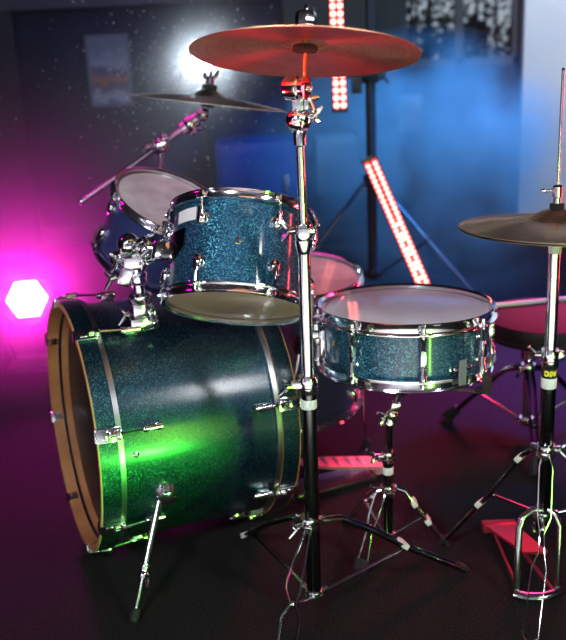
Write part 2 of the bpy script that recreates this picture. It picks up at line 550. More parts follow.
# butt plate with a strip of tape, right of the middle lug
mb = MB(); rot = radial_rot(28)
mb.box(on_drum(snare, rs, 28, .040, .005), (.010, .046, .014), rot, bev=.003)
mb.box(on_drum(snare, rs, 28, .040, .012), (.008, .030, .008), rot, bev=.002)
for d in (-7, 7):
    mb.lathe([(.005, 0), (.005, .006), (.002, .007)], 12, on_drum(snare, rs, 28 + d, .040, .008), (math.sin(R_(28 + d)), -math.cos(R_(28 + d)), 0))
mb.build('butt_plate', CHROME, snare)
MB().box(on_drum(snare, rs, 28, .034, .0175), (.0012, .018, .052), rot).build('tape', CLEAR_TAPE, snare)
# throw-off on the left
mb = MB(); rot = radial_rot(-82)
mb.box(on_drum(snare, rs, -82, .062, .006), (.012, .030, .060), rot, bev=.003)
mb.box(on_drum(snare, rs, -82, .080, .020), (.018, .020, .016), rot, bev=.003)
mb.lathe([(.009, 0), (.009, .012), (.006, .015)], 14, on_drum(snare, rs, -82, .092, .018))
mb.build('strainer', CHROME, snare)
MB().tube([on_drum(snare, rs, -82, .075, .026), on_drum(snare, rs, -78, .045, .034), on_drum(snare, rs, -76, .022, .036)], [.004, .004, .006], 10).build('strainer_lever', CHROME, snare)
mb = MB()
for k in range(8):
    x = -.02 + k * .0055
    mb.tube([(-.15, x, -.0), (.15, x, -.0)], .0009, 5)
mb.build('snare_wires', STEEL, snare)

# near rack tom ------------------------------------------------------
TN = V((.107, .50, .859)).normalized()
tom1_bot = V((-.095, 1.843, .618))
TLUG = [-88, -28, 32, 92, 152, 212]
tom1 = drum('rack_tom', 'teal glitter rack tom nearest the camera, tipped so its underside shows', tom1_bot, (1, .0, 0), (0, -1, 0), TN, .152, .206,
            TLUG, 'teardrop', TEAL, HEADW, HEADT, lugz=[.062, .150], hoop_h=.020, vent=[(2, .103)])
rs = .140
rot = radial_rot(-50)
mb = MB()
pts = []
for j, (z, a0, a1) in enumerate(((.085, -78, -60), (.092, -80, -52), (.118, -80, -47), (.128, -80, -49), (.130, -80, -50))):
    pass
# tom bracket plate wrapped on the shell, chamfered to the right
outline = [(-82, .082), (-60, .082), (-50, .094), (-46, .108), (-46, .132), (-82, .136)]
ctr_a = -66
inner, outer = [], []
N = 10
for lay, off in ((inner, .0005), (outer, .0045)):
    for i in range(N + 1):
        a = -84 + i * (38 / N)
        zlo = .080 if a < -60 else .080 + (a + 60) / 14 * .022
        zhi = .136
        lay.append((on_drum(tom1, rs, a, zlo, off), on_drum(tom1, rs, a, zhi, off)))
mb = MB()
iv = [(mb.v(a), mb.v(b)) for a, b in inner]
ov = [(mb.v(a), mb.v(b)) for a, b in outer]
for i in range(N):
    mb.f([ov[i][0], ov[i + 1][0], ov[i + 1][1], ov[i][1]])
    mb.f([iv[i][0], iv[i][1], iv[i + 1][1], iv[i + 1][0]])
    mb.f([iv[i][0], iv[i + 1][0], ov[i + 1][0], ov[i][0]])
    mb.f([iv[i][1], ov[i][1], ov[i + 1][1], iv[i + 1][1]])
mb.f([iv[0][0], ov[0][0], ov[0][1], iv[0][1]])
mb.f([iv[N][0], iv[N][1], ov[N][1], ov[N][0]])
mb.build('bracket_plate', DARK_CHROME, tom1)
mb = MB()
mb.box(on_drum(tom1, rs, -82, .108, .014), (.028, .030, .034), radial_rot(-82), bev=.005)
mb.lathe([(.012, -.02), (.014, -.015), (.014, .015), (.012, .02)], 16, on_drum(tom1, rs, -82, .108, .026))
wing(mb, on_drum(tom1, rs, -82, .112, .036), (-1, 0, .1), w=(0, 0, 1))
mb.build('bracket_clamp', CHROME, tom1)
mb = MB()
M_ = radial_rot(-46)
for lay in (0,):
    a0, a1 = -60, -36
    iv = [(mb.v(on_drum(tom1, rs, a0 + (a1 - a0) * i / 6, .150, .0012)), mb.v(on_drum(tom1, rs, a0 + (a1 - a0) * i / 6, .176, .0012))) for i in range(7)]
    jv = [(mb.v(on_drum(tom1, rs, a0 + (a1 - a0) * i / 6, .150, .0003)), mb.v(on_drum(tom1, rs, a0 + (a1 - a0) * i / 6, .176, .0003))) for i in range(7)]
    for i in range(6):
        mb.f([iv[i][0], iv[i + 1][0], iv[i + 1][1], iv[i][1]])
        mb.f([jv[i][0], jv[i][1], jv[i + 1][1], jv[i + 1][0]])
        mb.f([iv[i][0], jv[i][0], jv[i + 1][0], iv[i + 1][0]])
        mb.f([iv[i][1], iv[i + 1][1], jv[i + 1][1], jv[i][1]])
mb.build('tape', TAPE, tom1)['label'] = 'small square of pale tape'

# far rack tom -------------------------------------------------------
T2N = V((.42, -.257, .866)).normalized()
tom2_bot = V((-.342, 2.405, .590))
tom2 = drum('rack_tom', 'smaller looking blue rack tom behind the chrome tom holder, its worn top head showing', tom2_bot, (1, 0, 0), (0, -1, 0), T2N, .150, .188,
            [-70, -10, 50, 110, 170, 230], 'teardrop', INK, HEADP, HEADT, lugz=[.058, .134], hoop_h=.020)

# floor tom ----------------------------------------------------------
FN = V((.03, .0, 1)).normalized()
ft = drum('floor_tom', 'dark blue floor tom on legs behind the crash stand and snare', (.022, 2.50, .135), (1, 0, 0), (0, -1, 0), V((.02, -.07, 1)), .19, .385,
          [15 + 45 * k for k in range(8)], 'teardrop', INK, HEADP, HEADT, lugz=[.06, .31], hoop_h=.022)
for a in (78, -40, 200):
    mb = MB()
    p = on_drum(ft, .178, a, .15, .02)
    zb = -.132
    mb.tube([p + V((0, 0, .12)), V((p.x, p.y, -.04)), on_drum(ft, .178, a, zb + .02, .03)], .0048, 10)
    lg = mb.build('leg', CHROME, ft)
    MB().lathe([(.008, 0), (.011, .003), (.010, .02), (.006, .026)], 14, on_drum(ft, .178, a, zb, .03)).build('rubber_foot', RUBBER, lg)
    mb = MB(); mb.box(on_drum(ft, .178, a, .17, .014), (.028, .026, .036), radial_rot(a), bev=.005)
    wing(mb, on_drum(ft, .178, a, .17, .028), (math.sin(R_(a)), -math.cos(R_(a)), 0), w=(0, 0, 1))
    mb.build('leg_bracket', CHROME, ft)

# bass drum ----------------------------------------------------------
BN = V((-.922, -.385, .033)).normalized()
side = V((.385, -.922, 0)).normalized()
BR, BL = .288, .448
b_bat = V((-.083, 2.181, .290))
be1 = BN.cross(side).normalized()
be1 = -be1 if be1.z < 0 else be1
side = be1.cross(BN) * -1
side = BN.cross(be1) * 1
if side.y > 0: side = -side
bass = thing('bass_drum', 'big teal and green glitter bass drum lying on its side with wooden front hoop', 'drum', b_bat, frame(be1, side, BN))
BS = .275
BLT = [17 + 45 * k for k in range(8)]


def bd(phi, z, r):
    """phi 0 faces the camera side, 90 is up"""
    return V((r * math.sin(R_(phi)), -r * math.cos(R_(phi)), z))


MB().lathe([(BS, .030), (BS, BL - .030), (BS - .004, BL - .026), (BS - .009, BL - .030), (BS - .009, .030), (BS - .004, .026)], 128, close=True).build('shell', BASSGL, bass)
MB().lathe([(BS - .0095, .034), (BS - .0095, BL - .032), (BS - .0115, BL - .032), (BS - .0115, .034)], 96, close=True).build('inner_ply', MAPLE, bass)
for z0, z1, s in ((BL - .042, BL, 1), (0, .042, -1)):
    hp = MB().lathe([(BR, z0), (BR, z1), (BR - .010, z1), (BR - .010, z0)], 128, close=True)
    h = hp.build('hoop', MAPLE, bass, 60)
    MB().lathe([(BR + .0002, z0 + (.0002 if s > 0 else .003)), (BR + .0010, z0 + (.0002 if s > 0 else .003)), (BR + .0010, z1 - (.003 if s > 0 else .0002)), (BR + .0002, z1 - (.003 if s > 0 else .0002))], 128, close=True).build('hoop_inlay', BASSGL, h)
    zi = z0 if s > 0 else z1
    MB().lathe([(BS + .001, zi - s * .012), (BR - .002, zi - s * .012), (BR - .002, zi - s * .001), (BS + .001, zi - s * .001)], 128, close=True).build('flesh_ring', STEEL, bass)
MB().lathe([(0, BL - .048), (BS - .012, BL - .048), (BS - .012, BL - .051), (0, BL - .051)], 96).build('front_disc', BLACK_DISC, bass)  # plain black disc recessed behind the front hoop
MB().lathe([(0, .030), (BS + .004, .030), (BS + .004, .028), (0, .028)], 96).build('batter_head', HEADW, bass)
for phi in BLT:
    rot = Matrix.Rotation(R_(phi) - PI / 2, 3, 'Z')
    for fr in (1, 0):
        s = 1 if fr else -1
        zf = BL if fr else 0
        zl = BL - .120 if fr else .078
        p = bd(phi, zl, BS)
        mb = lug_mesh('bass')
        bmesh.ops.transform(mb.b, matrix=Matrix.Translation(p) @ rot.to_4x4(), verts=mb.b.verts)
        mb.build('lug', CHROME, bass)
        # claw hook over the hoop
        mb = MB()
        mb.box(bd(phi, zf - s * .024, BR + .0045), (.005, .030, .050), rot, bev=.002)
        mb.box(bd(phi, zf + s * .0025, BR - .004), (.020, .026, .005), rot, bev=.002)
        mb.box(bd(phi, zf - s * .010, BR - .0125), (.004, .022, .024), rot, bev=.0015)
        mb.box(bd(phi, zf - s * .046, BR + .009), (.014, .016, .014), rot, bev=.003)
        mb.box(bd(phi, zf - s * .016, BR + .008), (.004, .018, .016), rot, bev=.0015)
        mb.build('claw', CHROME, bass)
        mb = MB()
        mb.tube([bd(phi, zl, BS + .015), bd(phi, zf - s * .030, BR + .010)], .0028, 8)
        mb.lathe([(.006, 0), (.006, .010), (.003, .012)], 10, bd(phi, zf - s * .038, BR + .010), (0, 0, s))
        mb.build('tension_rod', CHROME, bass)
# air vent
MB().lathe([(.003, 0), (.0068, 0), (.0068, .0015), (.004, .0028), (.003, .0015)], 18, bd(6, BL - .080, BS), bd(6, 0, 1), close=True).build('vent_grommet', CHROME, bass)
# spurs: near one measured from its foot, far one mirrored
bassM = bass.matrix_world.copy()
bassI = bassM.inverted()
for mount, foot, nm in ((V((-.275, 1.835, .232)), V((-.338, 1.674, .0)), 0), (V((-.47, 2.38, .21)), V((-.60, 2.52, .0)), 1)):
    a = bassI @ mount
    b_ = bassI @ foot
    d = (b_ - a).normalized()
    mb = MB()
    rad = V((a.x, a.y, 0)).normalized()
    mb.lathe([(.024, -.006), (.024, .004), (.018, .014), (.018, .024), (.010, .028)], 20, rad * BS + V((0, 0, a.z)), rad)
    mb.lathe([(.013, -.016), (.015, -.012), (.015, .012), (.013, .016)], 16, a - d * .004, d)
    mb.ball(a + V((0, 0, .018)), .012, 12)
    wing(mb, a + rad * .008, rad, w=(0, 0, 1))
    mb.build('spur_mount', CHROME, bass)
    mid = a + d * ((b_ - a).length * .62)
    mb = MB(); mb.tube([a, mid], .0078, 14); sp = mb.build('spur', CHROME_WORN, bass)
    mb = MB(); collar(mb, mid - d * .014, .0115, .028, d)
    wing(mb, mid + rad * .008, rad, r=.005, spread=.012, w=d); mb.build('height_clamp', CHROME, sp)
    mb = MB(); mb.tube([mid, b_ - d * .02], .0052, 12); mb.build('extension_rod', CHROME_WORN, sp)
    mb = MB(); mb.lathe([(.007, -.034), (.0095, -.030), (.0105, -.008), (.007, -.004), (.002, .001)], 16, b_, d); mb.build('rubber_foot', RUBBER, sp)
# tom holder on top of the shell, its arms reach both rack toms
def wb(p): return bassI @ V(p)
mb = MB(bassI)
mb.box((-.305, 1.965, .563), (.062, .052, .030), Matrix.Rotation(R_(22), 3, 'Z'), bev=.006)
mb.box((-.305, 1.965, .590), (.044, .038, .040), Matrix.Rotation(R_(22), 3, 'Z'), bev=.008)
wing(mb, (-.330, 1.950, .585), (-1, -.5, 0), w=(0, 0, 1))
wing(mb, (-.282, 1.945, .590), (.4, -1, 0), w=(0, 0, 1))
mb.lathe([(.024, 0), (.026, .004), (.026, .018), (.019, .024)], 20, (-.305, 1.965, .606))
holder = mb.build('tom_holder', CHROME, bass)
mb = MB(bassI); mb.tube([(-.305, 1.965, .60), (-.309, 1.968, .735)], .0125, 16); mb.build('post', CHROME, holder)
mb = MB(bassI)
collar(mb, (-.3065, 1.966, .648), .020, .026)
mb.box((-.309, 1.968, .695), (.050, .034, .030), Matrix.Rotation(R_(10), 3, 'Z'), bev=.006)
mb.ball((-.318, 1.960, .736), .025, 16)
mb.ball((-.282, 1.958, .722), .021, 14)
mb.ball((-.345, 1.965, .705), .018, 14)
mb.box((-.330, 1.955, .668), (.026, .026, .040), Matrix.Rotation(R_(20), 3, 'Y'), bev=.005)
wing(mb, (-.352, 1.955, .668), (-1, -.5, -.2), w=(0, .3, 1))
wing(mb, (-.335, 1.95, .700), (-1, -.6, .2), w=(0, .3, 1))
wing(mb, (-.300, 1.945, .742), (.2, -1, .4), w=(1, 0, .3))
wing(mb, (-.285, 1.945, .700), (.5, -1, -.2), w=(1, 0, .8))
mb.build('ratchet_clamp', CHROME, holder)
mb = MB(bassI); mb.tube([(-.300, 1.962, .722), (-.262, 1.938, .728), (-.238, 1.925, .742), (-.232, 1.915, .790)], .0058, 12)
mb.tube([(-.236, 1.922, .735), (-.205, 1.905, .745)], .010, 12); mb.build('tom_arm', CHROME, holder)
mb = MB(bassI); mb.tube([(-.318, 1.965, .730), (-.320, 2.05, .722), (-.300, 2.19, .700), (-.294, 2.255, .692)], .0058, 12)
mb.lathe([(.014, -.012), (.015, 0), (.014, .012)], 14, (-.294, 2.262, .692), (0, 1, 0)); mb.build('tom_arm', CHROME, holder)


# ------------------------------------------------------------------ cymbals
def cymbal(name, label, c, n, r, m, bell_r=.045, bell_h=.016, bow=.018, group=None):
    n = V(n).normalized()
    q = V((0, 0, 1)).rotation_difference(n).to_matrix()
    prof_t, prof_b = [], []
    N = 26
    for i in range(N + 1):
        rr = .0055 + (r - .0055) * i / N
        z = bow * (1 - (rr / r) ** 1.7)
        if rr < bell_r:
            z += bell_h * math.cos(PI / 2 * min(rr / bell_r, 1)) ** .8
        prof_t.append((rr, z + .0009))
        prof_b.append((rr, z - .0006))
    mb = MB()
    mb.lathe(prof_t + prof_b[::-1], 120, close=True)
    o = mb.build(name, m, None, 60)
    M = Matrix.Translation(c) @ q.to_4x4()
    o.matrix_world = M
    return tag(o, label, 'cymbal', group)


CN = V((.070, .250, .963)).normalized()
cc = V((.058, 1.68, 1.118))
cymbal('crash_cymbal', 'large copper bronze crash cymbal tipped on the tall stand in front', cc, CN, .197, CRASHM, .044, .020, .016)
c2 = V((-.180, 2.70, .955))
C2N = V((.150, .085, .98)).normalized()
cymbal('crash_cymbal', 'pale cymbal seen edge-on above the far rack tom, on a boom arm', c2, C2N, .222, SPLASHM, .046, .018, .020)
hc = V((.5255, 1.76, .778))
HN = V((.035, .055, 1)).normalized()
cymbal('hi_hat_cymbal', 'upper hi-hat cymbal with ridged top, cut by the right edge', hc + V((0, 0, .000)), HN, .182, HATM, .050, .018, .018)
o = cymbal('hi_hat_cymbal', 'lower hi-hat cymbal lying upside down right under the upper one', hc + V((0, 0, -.004)), -HN, .182, HATM2, .045, .014, .014)


# ------------------------------------------------------------------ stand helpers
def rail_leg(parent, pts, widths, r=.0026, web=None, tapes=(), foot=True, name='leg'):
    """a double rail leg: two bent rods side by side that follow pts, spread by widths"""
    pts = [V(p) for p in pts]
    d = (pts[-1] - pts[0]); sd = V((-d.y, d.x, 0)).normalized()
    mb = MB()
    for s in (-1, 1):
        mb.tube([p + sd * s * w_ for p, w_ in zip(pts, widths)], r, 8)
    mb.tube([pts[-1] - sd * widths[-1], pts[-1] + sd * widths[-1]], r, 8)
    mb.tube([pts[0] - sd * (widths[0] + .003), pts[0] + sd * (widths[0] + .003)], r * 1.5, 8)
    lg = mb.build(name, CHROME, parent)
    if web:
        i0, i1 = web
        mb = MB()
        for a, b_ in zip(range(i0, i1), range(i0 + 1, i1 + 1)):
            pa, pb = pts[a], pts[b_]
            v = [mb.v(pa + sd * widths[a] * .8 + V((0, 0, -.002))), mb.v(pa - sd * widths[a] * .8 + V((0, 0, -.002))), mb.v(pb - sd * widths[b_] * .8 + V((0, 0, -.002))), mb.v(pb + sd * widths[b_] * .8 + V((0, 0, -.002)))]
            u = [mb.v(pa + sd * widths[a] * .8 + V((0, 0, -.010))), mb.v(pa - sd * widths[a] * .8 + V((0, 0, -.010))), mb.v(pb - sd * widths[b_] * .8 + V((0, 0, -.010))), mb.v(pb + sd * widths[b_] * .8 + V((0, 0, -.010)))]
            mb.rings([v, u])
        mb.build('channel', DARK_CHROME, lg)
    for (i, t_) in tapes:
        c = pts[i].lerp(pts[i + 1], t_)
        dd = (pts[i + 1] - pts[i]).normalized()
        ww = widths[i] * (1 - t_) + widths[i + 1] * t_
        q = Matrix((dd, sd, dd.cross(sd))).transposed()
        MB().box(c, (.014, ww * 2 + .010, .012), q, bev=.002).build('tape', TAPE, lg)
    if foot:
        dd = (pts[-1] - pts[-2]).normalized()
        mb = MB()
        e = pts[-1]
        q = Matrix((dd, sd, dd.cross(sd))).transposed()
        mb.box(e - dd * .004 + V((0, 0, .001)), (.026, widths[-1] * 2 + .007, .010), q, bev=.004)
        mb.build('rubber_foot', RUBBER, lg)
    return lg


def brace(parent, a, b_, m=CHROME_WORN, r=.0035):
    mb = MB()
    a, b_ = V(a), V(b_)
    mb.tube([a, b_], r, 8, flat=(1.4, .7))
    for p in (a, b_):
        mb.ball(p, r * 1.9, 10)
    return mb.build('brace', m, parent)


# ------------------------------------------------------------------ crash stand (in front)
S = V((.042, 1.68, 0))
cs = thing('cymbal_stand', 'tall chrome cymbal stand in front, holding the large crash cymbal', 'stand', S)
L_ = lambda x, y, z: V((x, y, z)) - S
mb = MB(); mb.lathe([(.011, .046), (.0145, .050), (.0150, .10), (.0150, .505), (.012, .507)], 28, (-.004, 0, 0), (.010, 0, 1)); mb.build('base_tube', DARK_CHROME, cs)
mb = MB(); mb.tube([(.000, 0, .49), (.002, 0, .80)], .0118, 24); mb.build('middle_tube', CHROME, cs)
mb = MB(); mb.tube([(.002, 0, .79), (.002, 0, .985)], .0078, 20); mb.build('upper_tube', CHROME, cs)
mb = MB()
collar(mb, (0, 0, .497), .019, .034)
mb.box((-.020, -.004, .513), (.024, .018, .018), bev=.004)
mb.tube([(-.022, -.006, .515), (-.048, -.012, .520)], [.0035, .0045], 8)
wing(mb, (-.030, -.004, .512), (-1, -.3, .1), w=(.2, .3, 1), spread=.016)
mb.build('height_clamp', CHROME, cs)
MB().lathe([(.0155, .466), (.0158, .467), (.0158, .484), (.0155, .485)], 28, (0, 0, 0)).build('tape', TAPE, cs)
mb = MB()
mb.lathe([(.0128, .770), (.0150, .776), (.0165, .795), (.0150, .797)], 24, (.002, 0, 0))
collar(mb, (.002, 0, .797), .0165, .028)
mb.box((.002, -.014, .811), (.020, .012, .018), bev=.003)
mb.ball((.018, -.008, .812), .009, 12)
wing(mb, (-.014, -.006, .815), (-1, -.2, 0), w=(0, 0, 1), spread=.018)
mb.build('height_clamp', CHROME, cs)
# tilter: neck, ball joint, ratchet drum
mb = MB()
mb.lathe([(.0080, .962), (.0115, .966), (.0120, .990), (.0095, .994)], 20, (.002, 0, 0))
mb.box((.008, .004, .985), (.010, .016, .040), bev=.003)
mb.ball((.001, 0, 1.008), .0225, 20, (1.05, 1, .95))
mb.lathe([(.008, .020), (.010, .022), (.010, .026), (.006, .029)], 20, (.001, 0, 1.008), (-.25, -1, .3))
mb.lathe([(.0228, -.002), (.0245, 0), (.0228, .002)], 28, (.001, 0, 1.008), (1, .1, .25))
wing(mb, (.018, -.004, 1.012), (1, -.3, .25), w=(.2, .3, 1), spread=.014)
mb.build('boom_joint', CHROME, cs)
mb = MB()
mb.box((.000, -.002, 1.038), (.020, .018, .034), Matrix.Rotation(R_(4), 3, 'Y'), bev=.003)
mb.box((.014, -.002, 1.040), (.007, .020, .026), bev=.002)
mb.build('tilter_neck', CHROME_WORN, cs)
mb = MB()
mb.lathe([(.012, -.021), (.0200, -.020), (.0215, -.016), (.0215, .005), (.0190, .008), (.0205, .011), (.0205, .019), (.012, .021)], 32, (.000, -.010, 1.063), (1, -.55, .05))
mb.lathe([(.006, .019), (.006, .024), (.004, .025)], 14, (.002, -.010, 1.063), (1, -.35, 0))
wing(mb, (.014, -.006, 1.048), (.8, -.3, -.6), w=(.3, .4, .8), spread=.014)
mb.build('tilter', CHROME, cs)
c_ = cc - S
rod0 = c_ - CN * .072
mb = MB(); mb.tube([V((.004, -.010, 1.060)), rod0, c_ + CN * .082], .0040, 12); mb.build('cymbal_rod', BRASS, cs)
mb = MB(); mb.lathe([(.005, .004), (.0205, .005), (.0225, .009), (.0205, .0145), (.005, .0155)], 28, c_, CN); mb.build('felt_washer', FELT, cs)
mb = MB(); mb.lathe([(.0042, .0155), (.0068, .0155), (.0068, .036), (.0042, .036)], 18, c_, CN); mb.build('sleeve', BRASS, cs)  # brass sleeve, also stands in for the rod's reflection under the bell
mb = MB(); mb.lathe([(.006, .038), (.012, .038), (.013, .042), (.013, .050), (.006, .052)], 20, c_, CN); mb.build('felt_washer', FELT, cs)
mb = MB(); mb.lathe([(.005, .046), (.0165, .047), (.0180, .051), (.0180, .068), (.0155, .072), (.005, .073)], 8, c_, CN)
mb.lathe([(.0045, .075), (.0045, .081), (.003, .084)], 10, c_, CN); mb.build('wing_nut', CHROME, cs)
# legs
mb = MB(); collar(mb, (-.008, 0, .205), .020, .026)
for a in (20, 140, 262):
    mb.box((-.008 + .022 * math.cos(R_(a)), .022 * math.sin(R_(a)), .216), (.022, .012, .016), Matrix.Rotation(R_(a), 3, 'Z'), bev=.002)
wing(mb, (-.026, -.010, .214), (-1, -.6, -.1), w=(.2, 0, 1), spread=.016)
mb.build('leg_collar', CHROME, cs)
mb = MB(); collar(mb, (-.004, 0, .046), .0185, .016)
for a in (20, 140, 262):
    mb.box((-.004 + .020 * math.cos(R_(a)), .020 * math.sin(R_(a)), .054), (.020, .010, .012), Matrix.Rotation(R_(a), 3, 'Z'), bev=.002)
mb.lathe([(.005, .034), (.006, .036), (.006, .046)], 12, (-.004, 0, 0))
mb.build('brace_collar', CHROME, cs)
rail_leg(cs, [L_(.056, 1.687, .218), L_(.100, 1.703, .212), L_(.160, 1.73, .170), L_(.235, 1.76, .108), L_(.372, 1.811, .012)], [.005, .009, .012, .012, .009], web=(1, 4), tapes=((2, .95),))
brace(cs, L_(.058, 1.687, .054), L_(.232, 1.757, .100), DARK_CHROME)
rail_leg(cs, [L_(.020, 1.70, .218), L_(.000, 1.73, .205), L_(-.050, 1.84, .130), L_(-.112, 1.985, .014)], [.005, .010, .012, .010], web=(1, 3), tapes=((2, .93),))
brace(cs, L_(.028, 1.695, .054), L_(-.098, 1.955, .042), CHROME_WORN)
rail_leg(cs, [L_(.032, 1.655, .218), L_(.026, 1.645, .205), L_(.000, 1.570, .158), L_(-.003, 1.550, .150), L_(-.006, 1.525, .136), L_(-.012, 1.500, .122), L_(-.045, 1.33, .010)],
         [.004, .006, .0145, .0145, .004, .0165, .018], r=.0024, foot=True)
brace(cs, L_(.034, 1.662, .054), L_(-.006, 1.527, .134))

# ------------------------------------------------------------------ snare stand
S = V((.220, 1.92, 0))
ss = thing('snare_stand', 'chrome and black tripod basket stand under the snare drum', 'stand', S)
mb = MB(); mb.lathe([(.008, .03), (.0115, .034), (.0115, .225), (.009, .228)], 24); mb.build('base_tube', DARK_CHROME, ss)
mb = MB(); mb.tube([(0, 0, .22), (.004, 0, .318)], .0085, 18); mb.build('upper_tube', DARK_CHROME, ss)
mb = MB(); collar(mb, (0, 0, .222), .016, .026); mb.box((-.016, -.006, .236), (.016, .014, .016), bev=.003)
wing(mb, (-.022, -.006, .238), (-1, -.4, .3), w=(-.3, 0, 1), spread=.018); mb.build('height_clamp', CHROME, ss)
MB().lathe([(.0118, .193), (.0123, .194), (.0123, .210), (.0118, .211)], 24).build('tape', TAPE, ss)
mb = MB()
mb.lathe([(.012, 0), (.016, .004), (.015, .02), (.010, .026)], 18, (.004, 0, .312))
mb.ball((.010, -.004, .338), .015, 14)
mb.box((.016, -.004, .352), (.020, .016, .030), Matrix.Rotation(R_(16), 3, 'Y'), bev=.004)
wing(mb, (.000, -.012, .338), (-1, -.5, 0), w=(-.2, 0, 1), spread=.014)
mb.build('tilter', CHROME, ss)
mb = MB(); mb.tube([(.012, 0, .345), (.026, 0, .392)], .006, 12); mb.lathe([(.014, 0), (.018, .003), (.018, .012), (.010, .016)], 6, (.026, 0, .382)); mb.build('basket_hub', DARK_CHROME, ss)
for a in (-44, 165, 85):
    da = V((math.cos(R_(a)), math.sin(R_(a)), 0))
    cb = V((.262 - .22, -.005, 0))
    hub = V((.026, 0, .392))
    rim = cb + da * .193
    zr = .455 + .0 + (-.0195 * rim.x)
    mb = MB(); mb.tube([hub, hub + da * .05 + V((0, 0, .026)), rim + V((0, 0, .437)), rim + V((0, 0, .448))], .0048, 10, flat=(1.5, .8)); arm = mb.build('basket_arm', CHROME, ss)
    mb = MB()
    mb.box(rim + da * .006 + V((0, 0, .459)), (.014, .020, .044), Matrix.Rotation(R_(a), 3, 'Z'), bev=.004)
    mb.box(rim - da * .006 + V((0, 0, .441)), (.022, .018, .010), Matrix.Rotation(R_(a), 3, 'Z'), bev=.003)
    mb.build('rubber_grip', RUBBER, arm)
mb = MB(); collar(mb, (0, 0, .142), .0165, .022)
wing(mb, (-.018, -.006, .154), (-1, -.3, 0), w=(0, 0, 1), spread=.016); mb.build('leg_collar', CHROME, ss)
mb = MB(); collar(mb, (0, 0, .034), .015, .012); mb.build('brace_collar', CHROME, ss)
L_ = lambda x, y, z: V((x, y, z)) - S
rail_leg(ss, [L_(.236, 1.92, .158), L_(.258, 1.92, .150), L_(.295, 1.92, .090), L_(.352, 1.92, .010)], [.004, .008, .010, .007], tapes=((1, .55), (2, .25)), web=(1, 3))
brace(ss, L_(.234, 1.92, .040), L_(.300, 1.92, .082), DARK_CHROME)
rail_leg(ss, [L_(.208, 1.91, .158), L_(.198, 1.90, .148), L_(.182, 1.885, .105), L_(.172, 1.872, .078), L_(.148, 1.83, .012)], [.004, .012, .012, .006, .013])
brace(ss, L_(.210, 1.91, .040), L_(.174, 1.875, .085))
rail_leg(ss, [L_(.210, 1.93, .158), L_(.200, 1.945, .148), L_(.175, 2.00, .085), L_(.145, 2.06, .010)], [.004, .010, .012, .009])
brace(ss, L_(.212, 1.93, .040), L_(.176, 1.998, .082))

# ------------------------------------------------------------------ hi-hat stand
S = V((.5250, 1.76, 0))
hh = thing('hi_hat_stand', 'chrome hi-hat stand with red footboard at the right edge', 'stand', S)
L_ = lambda x, y, z: V((x, y, z)) - S
mb = MB(); mb.lathe([(.012, .128), (.0150, .132), (.0150, .497), (.012, .499)], 28); mb.build('base_tube', DARK_CHROME, hh)
mb = MB(); mb.tube([(0, 0, .49), (0, 0, .748)], .0115, 22); mb.build('upper_tube', CHROME, hh)
MB().lathe([(.0118, .728), (.0123, .729), (.0123, .752), (.0118, .753)], 24).build('tape', TAPE, hh)
MB().lathe([(.0152, .452), (.0156, .453), (.0156, .473), (.0152, .474)], 28).build('tape', TAPE, hh)
mb = MB(); mb.lathe([(.008, .742), (.012, .744), (.022, .757), (.024, .762), (.008, .764)], 24); mb.build('cymbal_seat', BLACK, hh)
mb = MB(); collar(mb, (0, 0, .496), .0185, .036)
mb.box((.018, -.004, .520), (.018, .016, .018), bev=.003); wing(mb, (-.016, .004, .52), (-1, .3, 0), w=(0, 0, 1), spread=.016); mb.build('height_clamp', CHROME, hh)
mb = MB(); mb.tube([(0, 0, .74), (0, 0, 1.068)], .0029, 10); mb.ball((0, 0, 1.068), .0034, 8); mb.build('pull_rod', CHROME, hh)
mb = MB(); mb.lathe([(.005, .806), (.013, .807), (.0135, .811), (.0135, .823), (.005, .824)], 22); mb.build('felt_washer', FELT, hh)
mb = MB(); mb.lathe([(.004, .824), (.0075, .825), (.0075, .835), (.0095, .837), (.0095, .856), (.006, .860)], 18)
mb.tube([(-.006, -.003, .848), (-.024, -.006, .850)], .0028, 8)
mb.ball((-.027, -.006, .850), .0055, 10, (1.3, .6, .8))
mb.build('clutch', CHROME, hh)
# black sticker with yellow drum mark and lettering, wrapped on the tube
MB().lathe([(.0152, .4755), (.0155, .476), (.0155, .4950), (.0152, .4955)], 40).build('sticker', BLACK, hh)


def wrap(poly_sets, name, r, m, parent, depth=.0003):
    mb = MB()
    for tri in poly_sets:
        ring0 = [mb.v(((r) * math.sin(x / r), -(r) * math.cos(x / r), z)) for x, z in tri]
        ring1 = [mb.v(((r + depth) * math.sin(x / r), -(r + depth) * math.cos(x / r), z)) for x, z in tri]
        mb.rings([ring0, ring1])
    return mb.build(name, m, parent, 80)


def stroke(a, b_, w_=.0011, n=1):
    a, b_ = V((*a, 0)), V((*b_, 0)); d = (b_ - a).normalized(); s = V((-d.y, d.x, 0)) * w_
    return [((a + s).x, (a + s).y), ((b_ + s).x, (b_ + s).y), ((b_ - s).x, (b_ - s).y), ((a - s).x, (a - s).y)]


zc = .4855
ring = []
K = 20
for k in range(K):   # round mark: ring left open on its lower left
    a0, a1 = 2 * PI * k / K, 2 * PI * (k + 1) / K
    am = (a0 + a1) / 2
    ri = .0030 if 2.4 < am < 3.9 else .0012 + .0012 * abs(math.sin(am))
    ro = .0062
    if 2.6 < am < 3.7: ro = .0046
    ring.append([(-.0100 + ro * math.cos(a0), zc + ro * math.sin(a0)), (-.0100 + ro * math.cos(a1), zc + ro * math.sin(a1)),
                 (-.0100 + ri * math.cos(a1), zc + ri * math.sin(a1)), (-.0100 + ri * math.cos(a0), zc + ri * math.sin(a0))])
